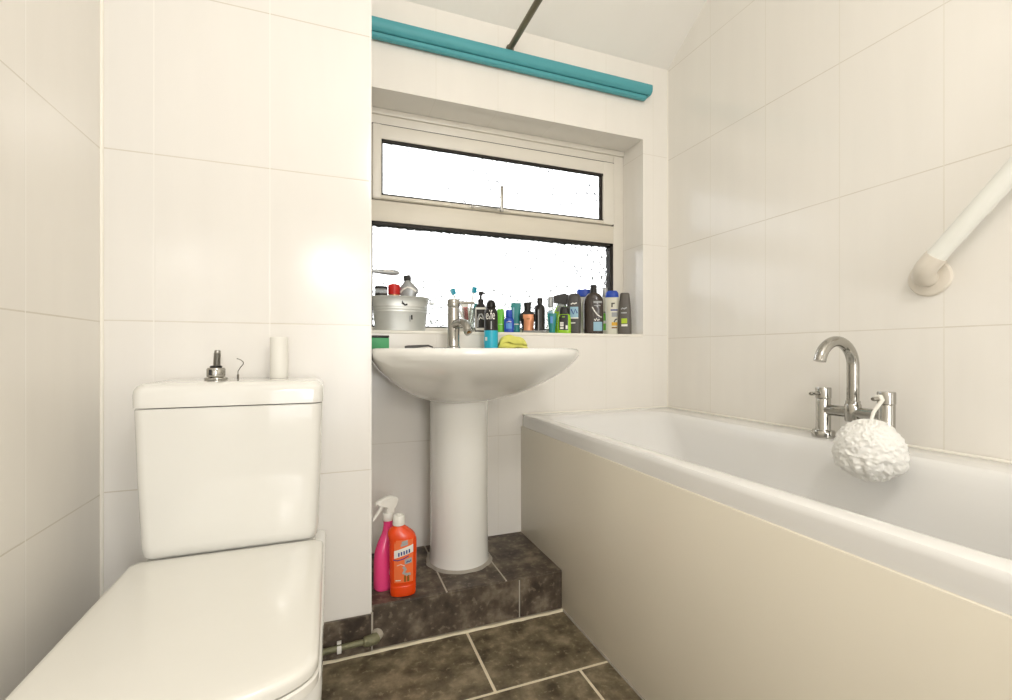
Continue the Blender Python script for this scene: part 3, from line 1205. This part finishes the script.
strip(b, Pt, [(-.003, .116), (-.001, .110), (.003, .106), (.008, .102)], .004, M['black'], .0021)
b.obj('dark_mark', tub)
b = MB()
strip(b, Pt, [(.035, .062), (.036, .044)], .006, M['black'], .003)
patch(b, Pt, .026, .031, .036, .058, M['label_grey'], 2, 2, .003)
b.obj('dark_mark', tub)
b = MB()
b.tube([(.1135, -.020, .118), (.130, -.020, .114), (.134, 0, .112), (.130, .020, .114), (.1135, .020, .118)], .0028, M['galv'], 10)
b.obj('handle', tub)

TG = 'things kept in the metal tub'


def tubitem(name, label, cat, dx, dy, z, rot=(0, 0, 0)):
    return thing(name, label, cat, (gx + dx, gy_ + dy, SILL + z), 0, TG, rot=rot)


# silver flask, tilted
o_ = tubitem('shower_gel_bottle', 'silver grey bottle with black cap leaning in the metal tub', 'bottle', .042, .0, .010, rot=(0, math.radians(-4), -.3))
Pq = Prof(sub([(0, .022, .016, 2.3), (.003, .025, .018, 2.3), (.08, .027, .019, 2.4), (.125, .027, .019, 2.4), (.150, .039, .020, 2.2), (.162, .039, .020, 2.2), (.180, .025, .017, 2.1), (.196, .012, .012, 2), (.20, .011, .011, 2)], 4))
b = MB()
Pq.mesh(b, M['silver_p'])
b.obj('body', o_)
b = MB()
strip(b, Pq, [(-.030, .148), (-.018, .160), (.0, .168), (.018, .163), (.033, .150)], .007, W, .002)
b.obj('label_band', o_)
b = MB()
b.rings([rrect(0, 0, .014 - q, .012 - q, .003, z, 4) for z, q in ((.197, 0), (.2155, 0), (.2175, .002))], M['black'])
b.obj('cap', o_)
# red can
o_ = tubitem('deodorant_can', 'red capped can standing upright in the metal tub', 'can', -.024, .01, .008)
b = MB().lathe([(.020, 0), (.0225, .003), (.0225, .140)], M['copper'], n=28)
b.obj('body', o_)
b = MB().lathe([(.0232, .1405), (.0238, .143), (.0238, .176), (.022, .180), (.012, .1815)], M['red'], n=28)
b.obj('cap', o_)
b = MB().lathe([(.0095, .1817), (.009, .185), (.006, .186)], W, n=18)
b.obj('nozzle', o_)
# tall carton pack with dark lid
o_ = tubitem('cream_jar', 'pale jar with thin black lid at left of the red can', 'jar', -.075, .006, .010)
b = MB().lathe([(.022, 0), (.024, .003), (.024, .158)], M['clear_grey'], n=32)
b.obj('body', o_)
b = MB().lathe([(.0245, .1585), (.025, .160), (.025, .166), (.0235, .168)], M['black'], n=32)
b.obj('lid', o_)
b = MB().lathe([(.0243, .128), (.0246, .129), (.0246, .140), (.0243, .141)], M['charcoal_d'], n=32)
b.obj('label_band', o_)
# grey razor handle lying over the jar and the tub
o_ = thing('razor', 'long grey handled razor poking out high from the boxing above the tub', 'razor', (.140, 1.905, SILL + .180), 0, TG)
b = MB()
b.tube([(-.014, 0, .060), (.03, 0, .058), (.06, 0, .057), (.085, 0, .057), (.105, 0, .057), (.118, 0, .056)], [.006, .0075, .010, .0115, .0105, .006], M['silver_p'], 14)
b.obj('handle', o_)
b = MB().tube([(.055, -.0100, .060), (.095, -.0110, .060)], [.003, .003], M['white_p'], 8)
b.obj('grip', o_)
b = MB()
b.box(-.022, -.014, -.020, .020, .040, .068, M['charcoal'], .002)
b.tube([(-.018, 0, .045), (-.014, 0, -.03), (-.004, 0, -.10), (.006, 0, -.165)], .003, M['silver_p'], 8)
b.obj('head', o_)

# ---- tumbler with brushes
tx_, ty_ = PX(468.5, 1.905), 1.905
tum = thing('tumbler', 'clear plastic toothbrush tumbler on the sill behind the basin tap', 'tumbler', (tx_, ty_, SILL + .0007), 0, GRP)
b = MB().lathe([(.021, 0), (.023, .002), (.0265, .100), (.0275, .102), (.0267, .103), (.0252, .100), (.0215, .006), (.001, .005)], M['clear'], n=36, cap1=False)
b.obj('cup', tum)
TB = 'toothbrushes in the sill tumbler'


def brush(label, x, z0, lean, hd, colr):
    t = thing('toothbrush', label, 'toothbrush', (tx_ + x, ty_, SILL + z0), 0, TB, rot=(0, lean, 0))
    b = MB().tube([(0, 0, 0), (0, 0, .05), (0, 0, .10), (0, 0, .125), (0, 0, .160)], [.004, .0052, .0045, .0032, .0035], W, 10)
    b.obj('handle', t)
    b = MB()
    b.rings([rrect(0, -.002, .009 - q, .005, .003, z, 4) for z, q in ((.146, .002), (.149, 0), (.170, 0), (.173, .002))], W)
    b.obj('head', t)
    b = MB()
    for i in range(3):
        for j in range(5):
            x_, z_ = -.006 + i * .006, .1495 + j * .0048
            b.tube([(x_, -.006, z_), (x_ * 1.15, -.0165, z_ + .001)], .0028, colr, 6)
    b.obj('bristles', t)
    return t


brush('toothbrush leaning left in the tumbler, its bristles above the tap', -.010, .022, math.radians(-22), 0, M['turq'])
brush('toothbrush leaning right in the tumbler, next to the black pump bottle', -.002, .024, math.radians(9), 0, M['turq'])
o_ = thing('toothpaste_tube', 'red and white toothpaste tube standing in the tumbler', 'tube', (tx_ - .006, ty_ + .004, SILL + .008), 0, GRP, rot=(0, math.radians(-5), 0))
b = MB()
Pq = Prof([(0, .009, .009, 2), (.012, .009, .009, 2), (.016, .012, .011, 2), (.06, .014, .008, 2), (.115, .016, .002, 2)])
Pq.mesh(b, W)
patch(b, Pq, -.010, .010, .045, .100, M['red'])
b.obj('tube_body', o_)
b = MB().lathe([(.0105, -.0), (.0105, -.0)], W) if False else MB().box(-.0165, .0165, -.0014, .0014, .115, .121, W, .0005)
b.obj('crimp', o_)
o_ = thing('dental_brush', 'small white brush with a green head leaning in the right of the tumbler', 'brush', (tx_ + .0, ty_ - .006, SILL + .008), 0, GRP, rot=(0, math.radians(16), 0))
b = MB().tube([(0, 0, 0), (0, 0, .07), (0, 0, .095)], [.003, .0035, .003], W, 8)
b.obj('handle', o_)
b = MB().tube([(0, 0, .085), (0, 0, .095), (0, 0, .116), (0, 0, .122)], [.004, .0085, .0085, .004], M['teal_tube'], 12)
b.obj('head', o_)


# ---- generic bottle helper: body profile rows, cap rows
def bottle(name, label, cat, u0, u1, vt, Y, rows, capr, bm_, cm, k=1.0, z=None, deco=None, capsh=None, group=GRP, vb=None):
    """rows use z as share of total height and a as share of half width"""
    u = (u0 + u1) / 2
    zz = (SILL + .0007) if z is None else z
    t = item(name, label, cat, u, Y, zz, k, group)
    Hh = hz(u, vt, Y, zz)
    hw = wpx(u0, u1, Y) / 2
    pr = Prof(sub([(z_ * Hh, a * hw, b_ * hw, n) for z_, a, b_, n in rows], 4))
    b = MB()
    pr.mesh(b, bm_)
    b.obj('body', t)
    if capr:
        pc_ = Prof([(z_ * Hh, a * hw, b_ * hw, n) for z_, a, b_, n in capr])
        b = MB()
        pc_.mesh(b, cm)
        b.obj('cap', t)
    if deco:
        global CUR
        CUR = t
        b = MB()
        deco(b, pr, Hh, hw)
        b.obj('front_label', t)
    return t, Hh, hw


# black pump bottle
def d_(b, pr, h, w):
    patch(b, pr, -w * .85, w * .85, h * .04, h * .10, W)
    patch(b, pr, -w * .85, -w * .70, h * .04, h * .58, W)
    patch(b, pr, w * .62, w * .80, h * .04, h * .62, W)
    patch(b, pr, -w * .85, w * .80, h * .55, h * .60, W)
    strip(b, pr, [(-w * .5, h * .12), (-w * .45, h * .32), (-w * .2, h * .43), (w * .15, h * .44), (w * .4, h * .36), (w * .45, h * .3)], h * .035, M['label_grey'])
    strip(b, pr, [(-w * .3, h * .30), (-w * .05, h * .36), (w * .25, h * .32)], h * .025, W)


t, h, w = bottle('pump_bottle', 'black pump bottle with a white outlined label, right of the tumbler', 'bottle', 474.5, 487, 291.5, 1.868,
                 [(0, .9, .6, 4), (.01, .97, .66, 4), (.55, 1, .68, 4), (.60, .92, .62, 3.4), (.68, .55, .45, 2.4), (.70, .36, .36, 2)], None, M['black'], None, deco=d_)
b = MB().lathe([(w * .42, h * .69), (w * .45, h * .71), (w * .45, h * .80), (w * .2, h * .82), (w * .17, h * .90), (w * .34, h * .905), (w * .34, h * .99), (w * .28, h)], M['black'], n=22)
b.tube([(0, 0, h * .95), (w * .4, -w * .4, h * .95), (w * .65, -w * .65, h * .93)], w * .13, M['black'], 10)
b.obj('pump', t)

# green tube behind
def d_(b, pr, h, w):
    patch(b, pr, -w * .5, w * .5, h * .35, h * .37, W)


bottle('gel_bottle', 'bright green slim tube on the sill, left of the blue bottle', 'tube', 496.5, 504.5, 309, 1.93,
       [(0, .9, .7, 2.4), (.02, .98, .8, 2.4), (.5, 1, .8, 2.4), (.8, .96, .6, 2.6), (.97, .85, .3, 3), (1, .8, .2, 3)], None, M['green'], None, deco=d_)


def d_(b, pr, h, w):
    patch(b, pr, -w * .6, w * .6, h * .18, h * .42, M['blue_light'])
    strip(b, pr, [(-w * .5, h * .46), (0, h * .50), (w * .5, h * .47)], h * .02, W)


bottle('roll_on_bottle', 'small blue bottle with blue cap between the green and teal tubes', 'bottle', 504, 514, 310, 1.90,
       [(0, .85, .6, 2.4), (.02, .95, .68, 2.5), (.5, 1, .7, 2.5), (.62, .85, .62, 2.3), (.68, .6, .5, 2)], [(.685, .62, .55, 2.2), (.70, .68, .58, 2.2), (.97, .66, .56, 2.2), (1, .58, .5, 2.2)], M['blue'], M['blue'], deco=d_)


def d_(b, pr, h, w):
    patch(b, pr, -w * .5, w * .5, h * .28, h * .31, W)
    patch(b, pr, -w * .62, -w * .35, h * .1, h * .85, M['blue_grey'])


bottle('lotion_tube', 'tall teal tube standing on its cap on the sill', 'tube', 511, 521, 303, 1.925,
       [(0, .78, .7, 2.2), (.01, .82, .74, 2.2), (.13, .82, .74, 2.2), (.14, .78, .70, 2.2), (.5, .90, .6, 2.2), (.95, 1, .12, 2.4), (1, 1, .07, 2.4)], None, M['teal_tube'], None, deco=d_)


def d_(b, pr, h, w):
    patch(b, pr, -w * .45, w * .78, h * .04, h * .60, M['copper'], off=.0007, nx=12)
    patch(b, pr, -w * .55, w * .72, h * .46, h * .60, M['copper'], off=.0009)
    patch(b, pr, -w * .1, w * .3, h * .44, h * .47, M['label_brown'], off=.0013)


bottle('shampoo_bottle', 'black and copper hourglass shaped bottle with black cap', 'bottle', 519.5, 535.5, 302.5, 1.885,
       [(0, .62, .45, 2.3), (.012, .70, .5, 2.4), (.10, .70, .5, 2.4), (.24, .70, .5, 2.4), (.45, .96, .58, 2.6), (.56, 1, .58, 2.7), (.63, .90, .52, 2.5), (.70, .55, .42, 2.2), (.74, .36, .36, 2)],
       [(.735, .38, .38, 2), (.74, .42, .42, 2), (.98, .46, .46, 2), (1, .40, .40, 2)], M['black'], M['black'], deco=d_)


def d_(b, pr, h, w):
    patch(b, pr, -w * .35, -w * .12, h * .06, h * .66, M['label_grey'])


bottle('conditioner_bottle', 'slim black cylindrical bottle right of the copper bottle', 'bottle', 534.5, 545, 298, 1.885,
       [(0, .9, .9, 2), (.01, .98, .98, 2), (.66, 1, 1, 2), (.74, .9, .9, 2), (.80, .60, .60, 2), (.82, .42, .42, 2)],
       [(.82, .44, .44, 2), (.83, .50, .50, 2), (.99, .52, .52, 2), (1, .46, .46, 2)], M['black'], M['black'], deco=d_)

# flat soap dish / comb lying in front
o_ = item('soap_tray', 'low flat grey clear tray lying in front of the copper bottle', 'tray', 535, 1.845)
b = MB()
b.rings([rrect(0, 0, .055 - q, .014 - q * .3, .006, z, 5) for z, q in ((0, .004), (.001, .001), (.009, 0), (.010, .002))] + [rrect(0, 0, .052, .011, .005, z, 5) for z in (.010, .003)], M['clear_grey'])
b.obj('dish', o_)
b = MB()
for i in range(7):
    b.box(-.045 + i * .014, -.040 + i * .014, -.010, .010, .003, .006, M['chrome_dull'])
b.obj('rib', o_)
o_['group'] = GRP


def d_(b, pr, h, w):
    patch(b, pr, -w * .55, w * .55, h * .25, h * .62, M['blue_grey'])


bottle('sanitiser_bottle', 'clear bottle with translucent cap behind the small blue tube', 'bottle', 546.5, 554.5, 297, 1.955,
       [(0, .9, .7, 2.4), (.02, 1, .8, 2.4), (.6, 1, .8, 2.4), (.68, .8, .7, 2.2), (.72, .55, .55, 2)], [(.725, .6, .6, 2), (.74, .72, .72, 2), (.97, .70, .70, 2), (1, .6, .6, 2)], M['clear'], M['silver_p'], deco=d_)


def d_(b, pr, h, w):
    patch(b, pr, -w * .4, w * .2, h * .5, h * .85, M['blue_light'])
    patch(b, pr, -w * .6, -w * .4, h * .1, h * .85, M['teal_dark'])


bottle('cream_tube', 'small blue and teal tube standing on its cap beside the lime bottle', 'tube', 547.5, 556.5, 313.5, 1.875,
       [(0, .62, .6, 2.2), (.01, .68, .66, 2.2), (.18, .68, .66, 2.2), (.5, .88, .55, 2.2), (.96, 1, .12, 2.4), (1, 1, .08, 2.4)], None, M['teal_tube'], None, deco=d_)

# lime bottle with black wedge spray cap
t, h, w = bottle('hair_spray_bottle', 'lime green bottle with an angular black spray cap', 'bottle', 553.5, 570, 294, 1.938,
                 [(0, .86, .5, 3), (.01, .95, .55, 3), (.3, .98, .56, 3), (.56, .90, .52, 3), (.66, .70, .46, 2.6), (.70, .56, .42, 2.2)], None, M['lime'], None, deco=None)
b = MB()
b.rings([sell(0, 0, w * q, w * q * .75, w * q * .75, h * z_, 2, 2, 24) for z_, q in ((.56, .93), (.66, .72), (.70, .58), (.79, .50))], M['clear_grey'])
b.obj('shoulder', t)
b = MB()
rs = []
for x, z0_, z1_ in ((-1.0, .80, .93), (-.9, .78, .95), (-.2, .76, .985), (.35, .72, 1.0), (.8, .76, .96), (1.05, .80, .92)):
    rs.append([(x * w, -w * .45, z0_ * h), (x * w, w * .45, z0_ * h), (x * w, w * .40, z1_ * h), (x * w, -w * .40, z1_ * h)])
b.rings(rs, M['black'])
b.obj('spray_cap', t)


def d_(b, pr, h, w):
    patch(b, pr, -w * .75, w * .55, h * .12, h * .70, M['black'], off=.0006, nx=10)
    patch(b, pr, -w * .62, -w * .1, h * .36, h * .42, W, off=.001)
    patch(b, pr, -w * .62, -w * .1, h * .26, h * .34, W, off=.001)
    patch(b, pr, -w * .62, -w * .1, h * .16, h * .23, W, off=.001)
    patch(b, pr, w * .2, w * .5, h * .16, h * .30, W, off=.001)
    patch(b, pr, -w * .3, w * .1, h * .60, h * .63, M['lime'], off=.001)


bottle('shower_gel', 'lime green bottle with black label and short black cap in front', 'bottle', 557.5, 571, 307, 1.858,
       [(0, .90, .5, 3), (.012, 1, .55, 3), (.4, 1, .55, 3), (.65, .92, .52, 3), (.72, .72, .46, 3)], [(.72, .70, .46, 3), (.73, .74, .48, 3), (.93, .68, .45, 2.6), (.99, .5, .36, 2.4), (1, .35, .25, 2.2)], M['lime'], M['black'], deco=d_)


def d_(b, pr, h, w):
    patch(b, pr, -w * .55, w * .6, h * .40, h * .66, M['blue_grey'], off=.0006)
    strip(b, pr, [(-w * .4, h * .60), (-w * .1, h * .48), (w * .2, h * .60), (w * .45, h * .50)], h * .03, M['label_navy'], .001)
    patch(b, pr, -w * .60, w * .62, h * .37, h * .40, W, off=.0008)
    patch(b, pr, -w * .45, w * .2, h * .25, h * .28, W, off=.0008)
    strip(b, pr, [(-w * .45, h * .72), (-w * .2, h * .75), (w * .1, h * .735), (w * .4, h * .76)], h * .03, W, .001)


bottle('body_wash_bottle', 'dark grey rounded bottle with pale blue label beside the lime bottles', 'bottle', 567, 581, 293.5, 1.882,
       [(0, .86, .5, 3), (.01, .93, .55, 3), (.4, 1, .6, 3), (.75, 1, .6, 2.8), (.90, .94, .56, 2.5), (.965, .78, .46, 2.2), (.99, .5, .3, 2.1), (1, .3, .2, 2)], None, M['charcoal_d'], None, deco=d_)


def d_(b, pr, h, w):
    patch(b, pr, -w * .3, w * .2, h * .1, h * .5, M['cream_p'])


bottle('lotion_bottle', 'white bottle with blue cap, partly hidden by the big dark bottle', 'bottle', 576.5, 592, 290, 1.945,
       [(0, .68, .5, 2.6), (.01, .74, .55, 2.6), (.8, .78, .58, 2.6), (.835, .7, .5, 2.4)], [(.836, .86, .66, 2.4), (.85, .96, .74, 2.4), (.97, 1, .78, 2.4), (1, .9, .7, 2.4)], M['white_p'], M['blue'], deco=d_)


def d_(b, pr, h, w):
    patch(b, pr, w * .0, w * .86, h * .06, h * .24, M['blue_grey'], off=.0008, nx=10)
    patch(b, pr, w * .0, w * .84, h * .62, h * .66, M['label_grey'], off=.0008)
    patch(b, pr, w * .05, w * .70, h * .56, h * .58, M['label_grey'], off=.0008)
    strip(b, pr, [(-w * .12, h * .54), (w * .1, h * .46), (w * .4, h * .38), (w * .82, h * .33)], h * .022, W, .001)
    strip(b, pr, [(w * .08, h * .30), (w * .16, h * .26), (w * .3, h * .31), (w * .4, h * .27), (w * .6, h * .29)], h * .02, W, .001)
    patch(b, pr, -w * .04, w * .0, h * .08, h * .70, M['charcoal'], off=.0008, nx=2)


bottle('large_shampoo_bottle', 'tallest dark brown bottle with black cap on the sill', 'bottle', 583.5, 603.5, 285, 1.872,
       [(0, .90, .50, 3), (.01, .97, .55, 3), (.3, 1, .58, 3), (.62, .99, .57, 2.9), (.74, .88, .52, 2.5), (.81, .62, .44, 2.2), (.84, .34, .34, 2)],
       [(.835, .33, .33, 2), (.84, .35, .35, 2), (.98, .33, .33, 2), (1, .27, .27, 2)], M['brown_black'], M['black'], deco=d_)


def d_(b, pr, h, w):
    patch(b, pr, -w * .75, w * .75, h * .10, h * .46, M['green'], off=.0007)
    patch(b, pr, -w * .3, w * .5, h * .47, h * .49, M['black'], off=.0008)
    patch(b, pr, -w * .4, w * .4, h * .24, h * .30, W, off=.001)


bottle('face_wash_bottle', 'white bottle with green label squeezed between the dark and white bottles', 'bottle', 600.5, 609.5, 288, 1.955,
       [(0, .9, .6, 2.6), (.01, 1, .66, 2.6), (.6, 1, .66, 2.6), (.76, .9, .6, 2.4), (.80, .6, .5, 2.2)], [(.805, .58, .52, 2.2), (.815, .64, .56, 2.2), (.98, .6, .52, 2.2), (1, .5, .45, 2.2)], M['cream_p'], M['silver_p'], deco=d_)


def d_(b, pr, h, w):
    patch(b, pr, -w * .1, w * .1, h * .62, h * .71, M['charcoal'], off=.0008, nx=2)
    patch(b, pr, -w * .1, w * .4, h * .69, h * .72, M['charcoal'], off=.0008, nx=4)
    patch(b, pr, -w * .2, w * .8, h * .54, h * .57, M['label_navy'], off=.0008)
    patch(b, pr, -w * .05, w * .8, h * .40, h * .50, M['label_grey'], off=.0008)
    patch(b, pr, -w * .05, w * .75, h * .20, h * .28, M['label_yellow'], off=.0008)
    patch(b, pr, -w * .05, w * .75, h * .14, h * .17, M['label_brown'], off=.0008)
    strip(b, pr, [(w * .3, h * .28), (w * .5, h * .34), (w * .75, h * .35)], h * .03, M['charcoal_d'], .001)


bottle('white_shampoo_bottle', 'white bottle with blue cap and yellow patch, left of the charcoal bottle', 'bottle', 605, 619, 291, 1.905,
       [(0, .80, .5, 3), (.01, .86, .55, 3), (.4, .90, .58, 3), (.8, .95, .6, 2.8), (.845, .9, .58, 2.6)], [(.846, .92, .62, 2.4), (.86, .96, .66, 2.4), (.95, .92, .62, 2.4), (1, .66, .46, 2.3)], M['cream_p'], M['blue'], deco=d_)


def d_(b, pr, h, w):
    b2 = MB()
    patch(b2, pr, -w * .55, w * .3, h * .50, h * .53, M['label_grey'], off=.0008)
    strip(b2, pr, [(-w * .55, h * .60), (-w * .3, h * .63), (-w * .1, h * .61), (w * .3, h * .64)], h * .03, M['label_grey'], .001)
    b2.obj('logo', CUR)
    patch(b, pr, -w * .5, w * .35, h * .26, h * .38, M['label_lime'], off=.0008)
    patch(b, pr, -w * .5, w * .4, h * .19, h * .24, W, off=.0008)


bottle('charcoal_bottle', 'charcoal grey tapered bottle with lime label at the right sill end', 'bottle', 618, 631.5, 293, 1.858,
       [(0, .93, .5, 3), (.01, 1, .55, 3), (.3, 1, .56, 3), (.7, .88, .5, 3), (.94, .72, .44, 2.8), (.985, .66, .38, 2.6), (1, .55, .3, 2.4)], None, M['charcoal'], None, deco=d_)

# ================================================================== ON THE BASIN
DK = bz + .0006
BG = 'things on the back edge of the basin'
ux, uy = PX(491, 1.735), 1.735
mo = thing('mousse_bottle', 'black foam bottle with white lettering and turquoise base on the basin', 'bottle', (ux, uy, DK), face_cam(ux, uy), BG)
hh = PZ(491, 300, uy) - DK
ww = wpx(484.3, 498, uy) / 2
Pm = Prof([(0, ww * .96, ww * .96, 2), (.001, ww, ww, 2), (hh * .38, ww, ww, 2), (hh * .72, ww * .98, ww * .98, 2), (hh * .78, ww * .9, ww * .9, 2), (hh * .84, ww * .62, ww * .62, 2)])
b = MB()
Pm.mesh(b, M['black'])
b.obj('body', mo)
b = MB()
Pb = Prof([(0.0005, ww * 1.02, ww * 1.02, 2), (hh * .37, ww * 1.03, ww * 1.03, 2), (hh * .375, ww * 1.01, ww * 1.01, 2)])
Pb.mesh(b, M['turq'])
patch(b, Pb, -ww * .85, -ww * .55, hh * .17, hh * .24, W)
b.obj('sleeve', mo)
b = MB()
text_on(b, Pm, 'elfe', hh * .27, -ww * .78, hh * .60, W, sx=.5)
patch(b, Pm, -ww * .05, ww * .12, hh * .40, hh * .56, M['label_grey'])
b.obj('lettering', mo)
b = MB().lathe([(ww * .6, hh * .83), (ww * .72, hh * .85), (ww * .68, hh * .93), (ww * .45, hh * .98), (ww * .2, hh)], M['black'], n=24)
b.tube([(0, 0, hh * .92), (ww * .4, -ww * .6, hh * .90), (ww * .5, -ww * .8, hh * .86)], ww * .22, M['black'], 10)
b.obj('pump', mo)

# yellow cloth: folded, soft lump of sheets
cxp, cyp = PX(513, 1.73), 1.735
b = MB()
mi = b.mi(M['cloth_y'])
for layer in range(3):
    nx_, ny_ = 22, 12
    g_ = []
    for i in range(nx_ + 1):
        g_.append([])
        for j in range(ny_ + 1):
            x = (i / nx_ - .5) * (.132 - layer * .010)
            y = (j / ny_ - .5) * .07
            base = .006 + layer * .014
            edge = max(abs(i / nx_ - .5), abs(j / ny_ - .5)) * 2
            z = base + .012 * noise.noise(Vector((x * 24, y * 24, layer * 3))) + .018 * (1 - (edge ** 6)) * (.6 + .4 * math.cos(x * 22 + .8)) * (layer + 1) / 3
            z = max(.001 + layer * .003, z - .014 * (edge ** 6))
            z += -.06 * x
            g_[-1].append(b.bm.verts.new((x, y + .004 * math.sin(x * 60 + layer), max(.001, z))))
    for i in range(nx_):
        for j in range(ny_):
            f = b.bm.faces.new((g_[i][j], g_[i + 1][j], g_[i + 1][j + 1], g_[i][j + 1]))
            f.material_index = mi
o_ = b.obj('cleaning_cloth', loc=(cxp, cyp, DK), angle=80)
o_.rotation_euler = (0, 0, -.25)
md = o_.modifiers.new('thick', 'SOLIDIFY')
md.thickness = .0018
tag(o_, 'crumpled yellow cleaning cloth beside the turquoise bottle on the basin', 'cloth', BG)

# black razor / hair grip at left of tap
rzx0, rzx1 = PX(405, 1.74), PX(447, 1.74)
o_ = thing('hair_comb', 'slim black handled comb lying left of the basin tap', 'comb', (rzx0, 1.745, DK), 0, BG)
Lk = rzx1 - rzx0
b = MB()
b.rings([[(x, -.007 * s1, z0_), (x, .007 * s1, z0_), (x, .007 * s1, z0_ + th), (x, -.007 * s1, z0_ + th)] for x, s1, z0_, th in ((0, .8, .002, .009), (.01, 1, .001, .012), (Lk * .35, 1, .005, .010), (Lk * .55, .8, .009, .007), (Lk * .66, .6, .004, .005))], M['charcoal_d'])
b.obj('handle', o_)
b = MB()
b.box(Lk * .66, Lk * .98, -.004, .0, .001, .005, M['black'], .0008)
for i in range(12):
    x = Lk * .67 + i * Lk * .31 / 12
    b.box(x, x + .002, -.014, -.002, .001, .0035, M['black'])
b.obj('teeth', o_)

# green sponge pack at left back corner of basin
o_ = thing('sponge', 'green scouring sponge with dark top at the left end of the basin', 'sponge', (PX(379, 1.75) , 1.75, DK), 0, BG)
b = MB().box(-.034, .034, -.022, .022, 0, .040, M['green_pack'], .003)
b.obj('foam', o_)
b = MB().box(-.034, .034, -.022, .022, .0402, .049, M['black'], .002)
b.obj('scouring_pad', o_)

# ================================================================== LIGHT
w_ = bpy.data.worlds.new('world')
sc.world = w_
w_.use_nodes = True
bg = w_.node_tree.nodes['Background']
bg.inputs[0].default_value = (.97, .985, 1, 1)
bg.inputs[1].default_value = 3.6


def area(name, loc, size, power, rot, colr, sy=None):
    d = bpy.data.lights.new(name, 'AREA')
    d.energy = power
    d.size = size
    if sy:
        d.shape = 'RECTANGLE'
        d.size_y = sy
    d.color = colr
    o = bpy.data.objects.new(name, d)
    COL.objects.link(o)
    o.location = loc
    o.rotation_euler = rot
    return o


LC = (1, .968, .935)
area('rear_fill_light', (.55, -2.5, 1.25), .8, 21, (math.radians(96), 0, math.radians(-14)), LC, 1.5)  # added soft fill behind the camera, spreads light evenly over the walls
area('camera_flash_lamp', (.0, -1.4, 1.62), .2, 5.5, (math.radians(86), 0, math.radians(-22)), LC)
d = bpy.data.lights.new('fill_point', 'POINT')  # invented point fill, put in to lift the ceiling and side walls
d.energy = 30
d.shadow_soft_size = .16
d.color = LC
o = bpy.data.objects.new('fill_point', d)
COL.objects.link(o)
o.location = (.42, -.35, 2.15)

vs = sc.view_settings
sc.display_settings.display_device = 'sRGB'
vs.view_transform = 'Standard'
vs.look = 'None'
vs.exposure = -0.1
vs.gamma = 1
vs.use_curve_mapping = False
